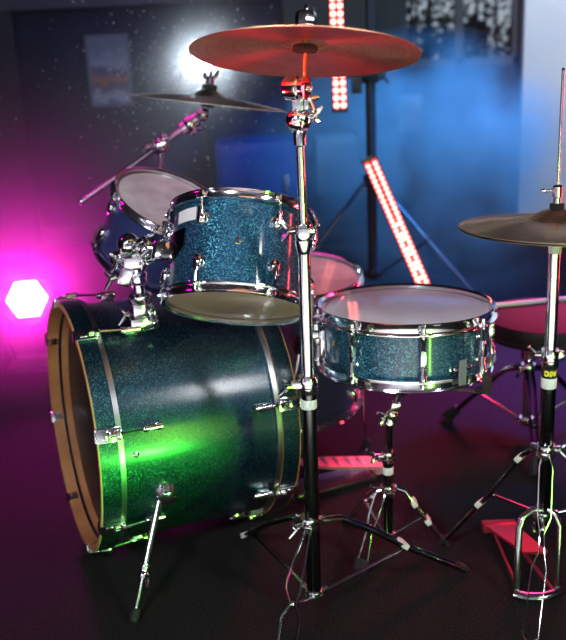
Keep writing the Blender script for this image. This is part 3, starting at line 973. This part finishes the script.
# D
x0 = -.0025
ring += [stroke((x0, zc - .0055), (x0 + .0012, zc + .0055)), stroke((x0 + .0012, zc + .0055), (x0 + .0044, zc + .003)), stroke((x0 + .0044, zc + .003), (x0 + .0036, zc - .003)), stroke((x0 + .0036, zc - .003), (x0, zc - .0055))]
# W
x0 = .0040
ring += [stroke((x0, zc + .0055), (x0 + .0012, zc - .0055)), stroke((x0 + .0012, zc - .0055), (x0 + .0034, zc + .0045)), stroke((x0 + .0034, zc + .0045), (x0 + .0048, zc - .0055)), stroke((x0 + .0048, zc - .0055), (x0 + .0076, zc + .0055))]
wrap(ring, 'sticker_print', .0156, YELLOW, hh)
# legs
mb = MB(); collar(mb, (0, 0, .300), .0195, .026)
for a in (0, 138, 250):
    mb.box((.022 * math.cos(R_(a)), .022 * math.sin(R_(a)), .312), (.022, .012, .016), Matrix.Rotation(R_(a), 3, 'Z'), bev=.002)
wing(mb, (.016, -.012, .318), (1, -.5, .1), w=(0, 0, 1), spread=.016); mb.build('leg_collar', CHROME, hh)
mb = MB(); collar(mb, (0, 0, .155), .0185, .018)
for a in (0, 138, 250):
    mb.box((.021 * math.cos(R_(a)), .021 * math.sin(R_(a)), .166), (.020, .010, .012), Matrix.Rotation(R_(a), 3, 'Z'), bev=.002)
mb.build('brace_collar', CHROME, hh)
rail_leg(hh, [L_(.506, 1.778, .314), L_(.490, 1.79, .296), L_(.425, 1.85, .160), L_(.345, 1.92, .014)], [.004, .007, .009, .008], web=(0, 3), tapes=((1, .12), (2, .12)))
brace(hh, L_(.508, 1.776, .166), L_(.440, 1.837, .172), DARK_CHROME)
rail_leg(hh, [L_(.547, 1.762, .314), L_(.570, 1.765, .300), L_(.680, 1.78, .150), L_(.780, 1.795, .014)], [.004, .007, .010, .008], web=(0, 3))
brace(hh, L_(.546, 1.762, .166), L_(.650, 1.775, .176), DARK_CHROME)
rail_leg(hh, [L_(.519, 1.738, .314), L_(.518, 1.728, .290), L_(.512, 1.705, .190), L_(.506, 1.695, .158), L_(.500, 1.672, .128), L_(.490, 1.650, .105), L_(.452, 1.558, .014), L_(.447, 1.548, .010)],
         [.006, .013, .013, .004, .005, .014, .014, .004], r=.0018, foot=False)
brace(hh, L_(.520, 1.738, .166), L_(.508, 1.698, .165), CHROME_WORN, .0028)
# pedal frame
mb = MB()
mb.tube([L_(.463, 1.712, .014), L_(.470, 1.735, .150), L_(.480, 1.742, .172), L_(.500, 1.750, .182), L_(.530, 1.752, .182), L_(.548, 1.744, .172), L_(.556, 1.735, .150), L_(.551, 1.716, .014)], .0068, 12, flat=(1.1, .8))
mb.build('pedal_frame', CHROME_WORN, hh)
mb = MB()
mb.tube([L_(.457, 1.708, .012), L_(.480, 1.698, .010), L_(.510, 1.695, .010), L_(.535, 1.702, .010), L_(.556, 1.714, .012)], .0095, 12, flat=(1.3, .8))
mb.build('base_bar', CHROME_WORN, hh)
mb = MB(); mb.tube([L_(.540, 1.708, .014), L_(.498, 1.945, .014)], .0035, 8); mb.tube([L_(.468, 1.712, .014), L_(.470, 1.94, .014)], .0035, 8); mb.build('radius_rod', REDPAINT, hh)
mb = MB()
A, B_, C_, D_ = V(L_(.452, 1.955, .028)), V(L_(.520, 1.955, .028)), V(L_(.552, 1.800, .050)), V(L_(.500, 1.800, .050))
lo = [mb.v(p + V((0, 0, -.006))) for p in (A, B_, C_, D_)]
hi = [mb.v(p) for p in (A, B_, C_, D_)]
mb.rings([lo, hi]); mb.box((A + B_) / 2 + V((0, .012, -.010)), (.080, .030, .020), bev=.004); mb.build('footboard', REDPAINT, hh)
mb = MB()
for k in range(9):
    mb.lathe([(.003, -.003), (.0055, -.002), (.0055, .002), (.003, .003)], 8, L_(.518, 1.795 - k * .001, .105 + k * .0075), (0, .3, 1) if k % 2 else (1, 0, 0))
mb.build('chain', DARK_CHROME, hh)

# ------------------------------------------------------------------ boom stand of the far cymbal
S = V((-.324, 2.70, 0))
bs = thing('boom_stand', 'chrome boom cymbal stand behind the far rack tom', 'stand', S)
L_ = lambda x, y, z: V((x, y, z)) - S
mb = MB(); mb.tube([(0, 0, .03), (0, 0, .50)], .014, 20); mb.build('base_tube', CHROME_WORN, bs)
mb = MB(); mb.tube([(0, 0, .49), (0, 0, .835)], .0085, 18); mb.build('upper_tube', CHROME_WORN, bs)
p0, p1 = L_(-.560, 2.70, .697), L_(-.196, 2.70, .925)
mb = MB(); mb.tube([p0, p1], .0085, 16); mb.ball(p0, .0105, 10); mb.build('boom_arm', CHROME_WORN, bs)
dv = (p1 - p0).normalized()
pc = p0 + dv * (abs(p0.x) / dv.x)
mb = MB(); mb.ball(pc, .024, 14); mb.lathe([(.017, -.022), (.02, -.018), (.02, .018), (.017, .022)], 18, pc, dv)
wing(mb, pc + V((-.016, -.016, .004)), (-.6, -1, .2), w=dv, spread=.020)
mb.ball(pc + V((.014, -.01, .02)), .013, 10); mb.build('boom_joint', CHROME, bs)
mb = MB()
pj = p0 + dv * ((p1 - p0).length - .045)
mb.ball(pj, .022, 14); mb.lathe([(.014, -.03), (.018, -.026), (.018, .026), (.014, .03)], 18, pj, dv); mb.ball(p1, .018, 12)
wing(mb, pj + V((.01, -.016, -.01)), (.6, -1, -.6), w=dv, spread=.020)
mb.build('tilter', CHROME, bs)
cl = c2 - S
mb = MB(); mb.tube([p1, cl - C2N * .030, cl + C2N * .085], .0042, 10); mb.build('cymbal_rod', CHROME, bs)
mb = MB(); mb.lathe([(.006, .036), (.020, .037), (.020, .050), (.006, .052)], 18, cl, C2N); mb.lathe([(.005, -.012), (.018, -.011), (.016, .012)], 18, cl, C2N); mb.build('felt_washer', FELT, bs)
mb = MB(); mb.lathe([(.005, .052), (.012, .053), (.012, .068), (.006, .072)], 14, cl, C2N)
for s_ in (-1, 1):
    mb.tube([cl + C2N * .060, cl + C2N * .074 + V((s_ * .016, 0, 0)), cl + C2N * .088 + V((s_ * .020, 0, 0))], [.005, .006, .004], 8)
mb.build('wing_nut', CHROME, bs)
mb = MB(); collar(mb, (0, 0, .255), .02, .026); mb.build('leg_collar', CHROME, bs)
mb = MB(); collar(mb, (0, 0, .485), .019, .03); mb.build('height_clamp', CHROME, bs)
for a in (100, 220, 340):
    da = V((math.cos(R_(a)), math.sin(R_(a)), 0))
    rail_leg(bs, [da * .02 + V((0, 0, .265)), da * .18 + V((0, 0, .13)), da * .34 + V((0, 0, .012))], [.005, .01, .009])
    brace(bs, da * .014 + V((0, 0, .06)), da * .17 + V((0, 0, .135)))

# ------------------------------------------------------------------ bass drum pedal
S = V((.13, 2.26, 0))
bp = thing('bass_pedal', 'red footed bass drum pedal behind the crash stand pole', 'pedal', S)
rz = Matrix.Rotation(math.atan2(.385, .922), 4, 'Z')
SALMON = mat('pinkish_cast_metal', (.80, .42, .38), .35, .4)
mb = MB(rz); mb.box((-.03, 0, .006), (.24, .085, .010), bev=.003); mb.build('base_plate', STEEL, bp)
mb = MB(rz)
q = Matrix.Rotation(R_(13), 3, 'Y')
mb.prism([(-.115, -.020), (-.115, .020), (-.04, .034), (.105, .036), (.115, .025), (.115, -.025), (.105, -.036), (-.04, -.034)], -.004, .004, Matrix.Translation((.005, 0, .052)) @ q.to_4x4())
mb.box((.115, 0, .020), (.045, .070, .022), bev=.004)
fb = mb.build('footboard', SALMON, bp)
mb = MB(rz)
for k in range(5):
    mb.box((-.075 + .035 * k, 0, .0745 - .0081 * k), (.016, .050, .003), q, bev=.001)
mb.build('tread', STEEL, fb)
mb = MB(rz)
for s_ in (-1, 1):
    mb.tube([(-.145, s_ * .045, .008), (-.140, s_ * .045, .225)], .0065, 10)
mb.tube([(-.140, -.052, .215), (-.140, .052, .215)], .0065, 10)
mb.lathe([(.016, -.008), (.024, -.006), (.024, .006), (.016, .008)], 20, (-.140, 0, .215), (0, 1, 0))
mb.build('pedal_frame', CHROME_WORN, bp)
mb = MB(rz); mb.tube([(-.140, 0, .215), (-.095, 0, .40)], .004, 8); mb.build('beater_shaft', CHROME, bp)
mb = MB(rz); mb.lathe([(.010, -.022), (.022, -.020), (.024, .014), (.012, .022)], 20, (-.095, 0, .40), (-1, 0, .2)); mb.build('beater', FELT, bp)
mb = MB(rz)
for k in range(11):
    mb.lathe([(.003, -.003), (.0055, -.002), (.0055, .002), (.003, .003)], 8, (-.118, 0, .085 + k * .0115), (0, 1, 0) if k % 2 else (1, 0, 0))
mb.build('chain', STEEL, bp)

# ------------------------------------------------------------------ drum throne and stick
S = V((.675, 2.46, 0))
th = thing('drum_throne', 'low round black drum throne on a tripod behind the hi-hat stand', 'stool', S)
mb = MB(); mb.lathe([(.0, .305), (.10, .304), (.158, .308), (.168, .318), (.170, .345), (.160, .362), (.12, .368), (0, .366)], 64, (.045, .03, 0)); seat = mb.build('seat', VINYL, th)
mb = MB(); mb.lathe([(.1690, .318), (.1720, .321), (.1720, .325), (.1690, .328)], 64, (.045, .03, 0), close=True); mb.build('piping', BLACK, seat)
mb = MB(); mb.lathe([(.018, .245), (.022, .25), (.022, .30), (.05, .304)], 20); mb.build('seat_clamp', CHROME, th)
mb = MB(); mb.tube([(0, 0, .05), (0, 0, .25)], .013, 18); mb.build('base_tube', CHROME, th)
mb = MB(); mb.tube([(0, 0, .24), (0, 0, .305)], .010, 18); mb.build('threaded_rod', CHROME_WORN, th)
mb = MB(); collar(mb, (0, 0, .205), .021, .026); wing(mb, (-.018, -.01, .218), (-1, -.6, 0), w=(0, 0, 1)); mb.build('leg_collar', CHROME, th)
mb = MB(); collar(mb, (0, 0, .05), .021, .02); mb.build('brace_collar', CHROME, th)
for a in (141, 15, 262):
    da = V((math.cos(R_(a)), math.sin(R_(a)), 0)); sd = V((-da.y, da.x, 0))
    mb = MB()
    for s_ in (-1, 1):
        mb.tube([da * .02 + sd * s_ * .008 + V((0, 0, .218)), da * .07 + sd * s_ * .009 + V((0, 0, .200)), da * .235 + sd * s_ * .008 + V((0, 0, .024))], .0045, 8, flat=(1, 1.4))
    lg = mb.build('leg', DARK_CHROME, th)
    mb = MB(); mb.tube([da * .215 + V((0, 0, .048)), da * .25 + V((0, 0, .012))], [.014, .019], 14); mb.build('rubber_foot', RUBBER, lg)
    brace(th, da * .02 + V((0, 0, .06)), da * .15 + V((0, 0, .112)), DARK_CHROME, .0045)
a, b_ = V((.600, 2.555, .3745)), V((.985, 2.62, .372))
d = (b_ - a).normalized()
o = MB().tube([a, a + d * .30, b_ - d * .05, b_ - d * .014, b_ - d * .008, b_], [.0072, .0072, .0040, .0034, .0048, .0030], 14).build('drumstick', WOOD, None)
tag(o, 'pale wooden drumstick lying across the black drum throne seat', 'drumstick')

# ------------------------------------------------------------------ stage lights
LED_GLOW = mat('red_led_glow', (.2, .01, .01), 0, .4, emis=(1, .025, .03), estr=2.4)
LEDW = mat('hot_red_led', (.2, .01, .01), 0, .4, emis=(1, .24, .20), estr=9)
BARM = mat('light_bar_housing', (.05, .012, .012), 0, .5)


def led_bar(label, top, bot, width, pitch, name='led_light_bar', face=(0, -1, 0), rows=2, hot=None, core=.0068):
    top, bot = V(top), V(bot)
    z = (top - bot).normalized()
    y = -V(face); y = (y - z * y.dot(z)).normalized(); x = y.cross(z)
    M3 = Matrix((x, y, z)).transposed()
    Lb = (top - bot).length
    t = thing(name, label, 'stage light', bot, M3)
    mb = MB(); mb.box((0, .014, Lb / 2), (width + .012, .026, Lb + .02), bev=.004)
    mb.build('housing', BARM, t)
    mb = MB(); mb.box((0, .0145, -.004), (width + .018, .032, .02), bev=.004); mb.box((0, .0145, Lb + .004), (width + .018, .032, .02), bev=.004); mb.build('end_cap', BLACK, t)
    mb = MB()
    for r in range(rows):
        xx = (r - (rows - 1) / 2) * width * .62 * (2 / rows)
        mb.box((xx, .0005, Lb / 2), (width * .40, .003, Lb - .004), bev=.001)
    mb.build('led_glow_strip', LED_GLOW, t)  # added emissive strip, imitates the red glow of the LEDs on the housing
    base = None
    n = int(Lb / pitch)
    spots = [((r - (rows - 1) / 2) * width * .62 * (2 / rows), pitch * (k + .5)) for r in range(rows) for k in range(n)]
    if hot:
        spots += [(0, pitch * (k + .5)) for k in range(n) if hot(k / n) and k % 3]
    for xx, zz in spots:
        if base is None:
            mb = MB(); mb.ball((0, 0, 0), core, 10, (1, .6, 1))
            base = o_ = mb.build('led', LEDW, t)
        else:
            o_ = base.copy(); COL.objects.link(o_); o_.parent = t
        o_.location = (xx, -.002, zz)
    return t


led_bar('red LED bar leaning diagonally behind the snare drum', (.355, 3.60, .640), (.602, 3.50, .030), .046, .0205, hot=lambda u: .22 < u < .60, core=.0078)
led_bar('upright red LED bar behind the crash cymbal at the top', (.250, 3.80, 1.62), (.262, 3.80, .815), .044, .0285, core=.0105)
# light stand carrying the upright bar
S = V((.395, 3.93, 0))
ls = thing('lighting_stand', 'black tripod lighting stand behind the red LED bars', 'stand', S)
BLKM = mat('black_painted_metal', (.02, .022, .03), .3, .35)
mb = MB(); mb.tube([(0, 0, .08), (0, 0, .95)], .021, 18); mb.build('base_tube', BLKM, ls)
mb = MB(); mb.tube([(0, 0, .93), (0, 0, 1.75)], .016, 18); mb.build('upper_tube', BLKM, ls)
mb = MB(); collar(mb, (0, 0, .90), .034, .06); mb.box((.035, -.02, .93), (.03, .03, .04), bev=.006); wing(mb, (.045, -.02, .93), (1, 0, 0), w=(0, 0, 1), spread=.035); mb.build('height_clamp', BLKM, ls)
mb = MB(); collar(mb, (0, 0, .48), .036, .05); mb.build('leg_collar', BLKM, ls)
mb = MB(); collar(mb, (0, 0, .09), .032, .03); mb.build('brace_collar', BLKM, ls)
for a in (205, 325, 85):
    da = V((math.cos(R_(a)), math.sin(R_(a)), 0))
    mb = MB(); mb.tube([da * .03 + V((0, 0, .50)), da * .52 + V((0, 0, .02))], .0125, 10, flat=(1, .7)); lg = mb.build('leg', BLKM, ls)
    mb = MB(); mb.tube([da * .49 + V((0, 0, .05)), da * .535 + V((0, 0, .016))], [.018, .02], 12); mb.build('rubber_foot', RUBBER, lg)
    brace(ls, da * .03 + V((0, 0, .105)), da * .26 + V((0, 0, .275)), BLKM, .007)
mb = MB(); mb.box((-.070, -.07, 1.28), (.17, .03, .045), bev=.005); mb.box((-.01, -.03, 1.28), (.05, .08, .06), bev=.006); mb.build('bar_bracket', BLKM, ls)
mb = MB()
mb.box((-.070, -.07, .95), (.15, .03, .045), bev=.005); mb.box((-.06, -.05, .90), (.04, .05, .07), bev=.006); mb.box((-.01, -.03, .95), (.05, .08, .06), bev=.006); mb.build('bar_bracket', BLKM, ls)

# magenta par light on the floor
PL = V((-.892, 3.2, .270))
face = (V((0, 0, CAM_H)) - PL); face = V((.24, -1, .32)).normalized()
yy = -face; xx = yy.cross(V((0, 0, 1))).normalized(); zz = xx.cross(yy)
par = thing('par_light', 'glowing magenta LED par light standing on the floor at left', 'stage light', (PL.x, PL.y, 0))
PM = Matrix.Translation((0, 0, PL.z)) @ Matrix((xx, yy, zz)).transposed().to_4x4()
mb = MB(PM); mb.lathe([(.066, -.004), (.088, -.010), (.092, -.004), (.092, .060), (.075, .085), (.05, .10), (0, .10)], 32, (0, 0, 0), (0, 1, 0)); mb.build('housing', BLACK, par)
mb = MB(PM); mb.prism([(.070 * math.cos(PI / 3 * k), .070 * math.sin(PI / 3 * k)) for k in range(6)], 0, .006, Matrix.Rotation(R_(90), 4, 'X')); 
LENS = mat('magenta_lens', (.1, .1, .1), 0, .3, emis=(1, .42, .92), estr=25)
mb.build('lens_plate', LENS, par)
mb = MB(PM)
for k in range(6):
    mb.ball((.046 * math.cos(PI / 3 * k), -.006, .046 * math.sin(PI / 3 * k)), .019, 12, (1, .5, 1))
mb.ball((0, -.006, 0), .019, 12, (1, .5, 1))
mb.build('led_cluster', LENS, par)
mb = MB(); mb.tube([(-.105, .05, .27), (-.105, .05, .10), (-.08, .05, .02), (.08, .05, .02), (.105, .05, .10), (.105, .05, .27)], .008, 10, flat=(1, .5))
mb.box((0, .05, .012), (.20, .14, .022), bev=.004); mb.build('yoke', BLACK, par)
light('par_light_beam', 'SPOT', PL + face * .035, PL + face * 2, 75, MAG, spot_size=R_(120), spot_blend=.9, shadow_soft_size=.05)

# white spotlight glaring between the two cymbals
WL = V((-.285, 4.0, 1.005))
face = (V((.05, 0, 1.15)) - WL).normalized()
yy = -face; xx = yy.cross(V((0, 0, 1))).normalized(); zz = xx.cross(yy)
spt = thing('spotlight', 'glaring white spotlight between the two crash cymbals', 'stage light', (WL.x, WL.y, 0))
PM = Matrix.Translation((0, 0, WL.z)) @ Matrix((xx, yy, zz)).transposed().to_4x4()
mb = MB(PM); mb.lathe([(.040, 0), (.058, -.012), (.060, 0), (.060, .08), (.04, .11), (0, .112)], 28, (0, 0, 0), (0, 1, 0)); mb.build('housing', BLACK, spt)
mb = MB(PM); mb.lathe([(0, -.007), (.042, -.007), (.042, -.002), (0, -.002)], 28, (0, 0, 0), (0, 1, 0)); mb.build('lens', mat('white_lens', (.1, .1, .1), 0, .3, emis=(.8, .9, 1), estr=30), spt)
mb = MB(); mb.tube([(0, .09, .02), (0, .09, .97)], .012, 14); mb.lathe([(.14, 0), (.14, .012), (.03, .02), (.014, .03)], 28, (0, .09, 0)); mb.box((0, .07, .99), (.05, .06, .05), bev=.006); mb.build('pole', BLACK, spt)
light('spotlight_beam', 'SPOT', WL + face * .05, WL + face * 2, 28, (.72, .86, 1), spot_size=R_(60), spot_blend=.8, shadow_soft_size=.035)

# ------------------------------------------------------------------ things along the back wall
t = thing('framed_poster', 'small framed poster on the dark back wall at left', 'poster', (-.855, YB, .93))
mb = MB()
for x, z, sx, sz in ((-.105, 0, .016, .35), (.105, 0, .016, .35), (0, .175, .226, .016), (0, -.175, .226, .016)):
    mb.box((x, -.012, z), (sx, .022, sz), bev=.002)
mb.build('frame', mat('grey_frame', (.20, .22, .28), 0, .5), t)
pm = mat('poster_print', (.3, .33, .4), 0, .6)
nt = pm.node_tree; b0 = nt.nodes['Principled BSDF']
tc = nt.nodes.new('ShaderNodeTexCoord'); sxyz = nt.nodes.new('ShaderNodeSeparateXYZ'); nt.links.new(tc.outputs['Object'], sxyz.inputs[0])
mr = nt.nodes.new('ShaderNodeMapRange'); mr.inputs[1].default_value = -.17; mr.inputs[2].default_value = .17
nz = nt.nodes.new('ShaderNodeTexNoise'); nz.inputs['Scale'].default_value = 16; nt.links.new(tc.outputs['Object'], nz.inputs['Vector'])
ad = nt.nodes.new('ShaderNodeMath'); ad.operation = 'MULTIPLY_ADD'; ad.inputs[1].default_value = .12; nt.links.new(nz.outputs['Fac'], ad.inputs[0])
nt.links.new(sxyz.outputs['Z'], ad.inputs[2]); nt.links.new(ad.outputs[0], mr.inputs[0])
r = nt.nodes.new('ShaderNodeValToRGB'); r.color_ramp.elements[0].position = .12; r.color_ramp.elements[0].color = (.04, .05, .08, 1)
r.color_ramp.elements[1].position = 1; r.color_ramp.elements[1].color = (.20, .23, .30, 1)
for p, c in ((.22, (.52, .54, .62)), (.34, (.42, .42, .48)), (.42, (.14, .12, .18)), (.50, (.50, .20, .10)), (.60, (.40, .20, .16)), (.66, (.10, .10, .20)), (.76, (.38, .40, .50))):
    e = r.color_ramp.elements.new(p); e.color = (*c, 1)
nt.links.new(mr.outputs[0], r.inputs['Fac']); nt.links.new(r.outputs['Color'], b0.inputs['Base Color'])
MB().box((0, -.008, 0), (.196, .008, .336)).build('print', pm, t)

# blue cabinet, cardboard box on a stand, pinned sheet
CABM = mat('blue_painted_cabinet', (.008, .025, .12), 0, .55)
t = thing('speaker_cabinet', 'dark blue speaker cabinet against the back wall behind the near rack tom', 'speaker', (-.09, 4.95, 0))
mb = MB(); mb.box((0, 0, .29), (.42, .34, .56), bev=.012); mb.build('cabinet', CABM, t)
mb = MB(); mb.box((-.02, -.172, .29), (.34, .010, .48), bev=.004); mb.build('grille', mat('blue_grille_cloth', (.012, .03, .12), 0, .9, bump=(400, .8, .002)), t)
mb = MB(); mb.box((.14, -.182, .36), (.022, .014, .09), bev=.004); mb.build('handle', STEEL, t)
for x in (-.16, .16):
    for y in (-.12, .12):
        MB().lathe([(.018, 0), (.020, .003), (.018, .012)], 12, (x, y, 0)).build('foot', RUBBER, t)
CARD = mat('cardboard', (.22, .17, .14), 0, .8)
t = thing('plastic_crate', 'black crate under the cardboard box by the grey back panel', 'crate', (.31, 4.92, 0))
mb = MB()
for z in (.012, .085, .16, .235, .283):
    for x0, y0, sx, sy in ((0, -.14, .30, .012), (0, .14, .30, .012), (-.144, 0, .012, .28), (.144, 0, .012, .28)):
        mb.box((x0, y0, z), (sx, sy, .040 if z < .28 else .024), bev=.002)
for x in (-.14, .14):
    for y in (-.136, .136):
        mb.box((x, y, .148), (.022, .022, .294), bev=.003)
mb.box((0, 0, .288), (.29, .28, .008))
mb.build('crate', BLACK, t)
t = thing('storage_box', 'brown cardboard box on a black crate by the grey back panel', 'box', (.31, 4.92, .296))
mb = MB(); mb.box((0, 0, .135), (.21, .22, .27), bev=.006); mb.build('carton', CARD, t)
mb = MB(); mb.box((0, -.111, .22), (.05, .003, .09)); mb.box((0, 0, .2715), (.05, .22, .003)); mb.build('packing_tape', mat('brown_tape', (.26, .20, .14), 0, .4), t)
o = MB().box((.735, YB - .004, .640), (.13, .006, .19)).build('pinned_sheet', mat('white_paper', (.36, .35, .36), 0, .8))
tag(o, 'blank white sheet pinned to the back wall below the window', 'paper')

# ------------------------------------------------------------------ haze, smoke and floating dust
def volume(name, mb, density, color, label, cat, aniso=.35, noise=None, aspect=None):
    m = bpy.data.materials.new(name + '_volume'); m.use_nodes = True
    nt = m.node_tree
    nt.nodes.remove(nt.nodes['Principled BSDF'])
    out = nt.nodes['Material Output']
    vs = nt.nodes.new('ShaderNodeVolumeScatter')
    vs.inputs['Color'].default_value = (*color, 1)
    vs.inputs['Density'].default_value = density
    vs.inputs['Anisotropy'].default_value = aniso
    nt.links.new(vs.outputs[0], out.inputs['Volume'])
    if noise:
        tc = nt.nodes.new('ShaderNodeTexCoord')
        n = nt.nodes.new('ShaderNodeTexNoise'); n.inputs['Scale'].default_value = noise[0]; n.inputs['Detail'].default_value = 5
        nt.links.new(tc.outputs['Object'], n.inputs['Vector'])
        mr = nt.nodes.new('ShaderNodeMapRange'); mr.inputs[1].default_value = noise[1]; mr.inputs[2].default_value = noise[2]
        mr.inputs[3].default_value = 0; mr.inputs[4].default_value = density
        nt.links.new(n.outputs['Fac'], mr.inputs[0])
        # thins out towards the edge of the cloud
        mp = nt.nodes.new('ShaderNodeMapping'); mp.inputs['Scale'].default_value = [1 / a_ for a_ in aspect]
        nt.links.new(tc.outputs['Object'], mp.inputs['Vector'])
        ln = nt.nodes.new('ShaderNodeVectorMath'); ln.operation = 'LENGTH'; nt.links.new(mp.outputs[0], ln.inputs[0])
        fo = nt.nodes.new('ShaderNodeMapRange'); fo.inputs[1].default_value = 1.0; fo.inputs[2].default_value = .25; fo.inputs[3].default_value = 0; fo.inputs[4].default_value = 1
        nt.links.new(ln.outputs['Value'], fo.inputs[0])
        mu = nt.nodes.new('ShaderNodeMath'); mu.operation = 'MULTIPLY'; nt.links.new(mr.outputs[0], mu.inputs[0]); nt.links.new(fo.outputs[0], mu.inputs[1])
        nt.links.new(mu.outputs[0], vs.inputs['Density'])
    o = mb.build(name, m)
    return tag(o, label, cat, kind='stuff')


volume('haze', MB().box((0, 3.75, 1.35), (5.5, 2.7, 2.66)), .007, (.9, .92, 1), 'thin stage haze filling the back of the room', 'haze', aniso=.55)
o = volume('smoke_cloud', MB().ball((0, 0, 0), 1, 24, (.78, .42, .60)), 10, (.9, .94, 1), 'drifting smoke cloud lit blue behind the snare drum', 'smoke', noise=(3.2, .35, .65), aspect=(.78, .42, .60))
o.location = (.64, 4.33, .52)
o = volume('smoke_cloud', MB().ball((0, 0, 0), 1, 24, (.95, .75, .75)), .42, (1, 1, 1), 'haze added around the floor par light at left for its magenta halo', 'smoke', noise=(1.5, .0, .6), aspect=(.95, .75, .75), aniso=.5)  # denser haze ball put in to give the par light a halo
o.location = (-.92, 3.15, .52)
o = volume('smoke_cloud', MB().ball((0, 0, 0), 1, 24, (.42, .40, .42)), .8, (1, 1, 1), 'mist added around the white spotlight to spread its pale blue glow', 'smoke', noise=(3.5, .2, .65), aspect=(.42, .40, .42), aniso=.55)  # local mist ball put in so the spotlight gets a halo
o.location = (-.27, 3.72, 1.03)
mb = MB()
rnd = random.Random(3)
for i in range(800):
    rad = abs(rnd.gauss(0, .26)); a = rnd.uniform(0, 2 * PI)
    c = V((-.30 + rad * math.cos(a) * 1.25, rnd.uniform(2.9, 3.9), 1.00 + rad * math.sin(a) * .8))
    r_ = rnd.choice((.0012, .0016, .0022, .0032))
    vs = [mb.v(c + V(p) * r_) for p in ((1, 0, 0), (-1, 0, 0), (0, 1, 0), (0, -1, 0), (0, 0, 1), (0, 0, -1))]
    for i0, j0, k0 in ((0, 2, 4), (2, 1, 4), (1, 3, 4), (3, 0, 4), (2, 0, 5), (1, 2, 5), (3, 1, 5), (0, 3, 5)):
        mb.f([vs[i0], vs[j0], vs[k0]])
dm = mat('dust', (.9, .9, .95), 0, .3, trans=.6)
o = mb.build('floating_dust', dm)
tag(o, 'bright dust specks floating around the white spotlight', 'dust', kind='stuff')
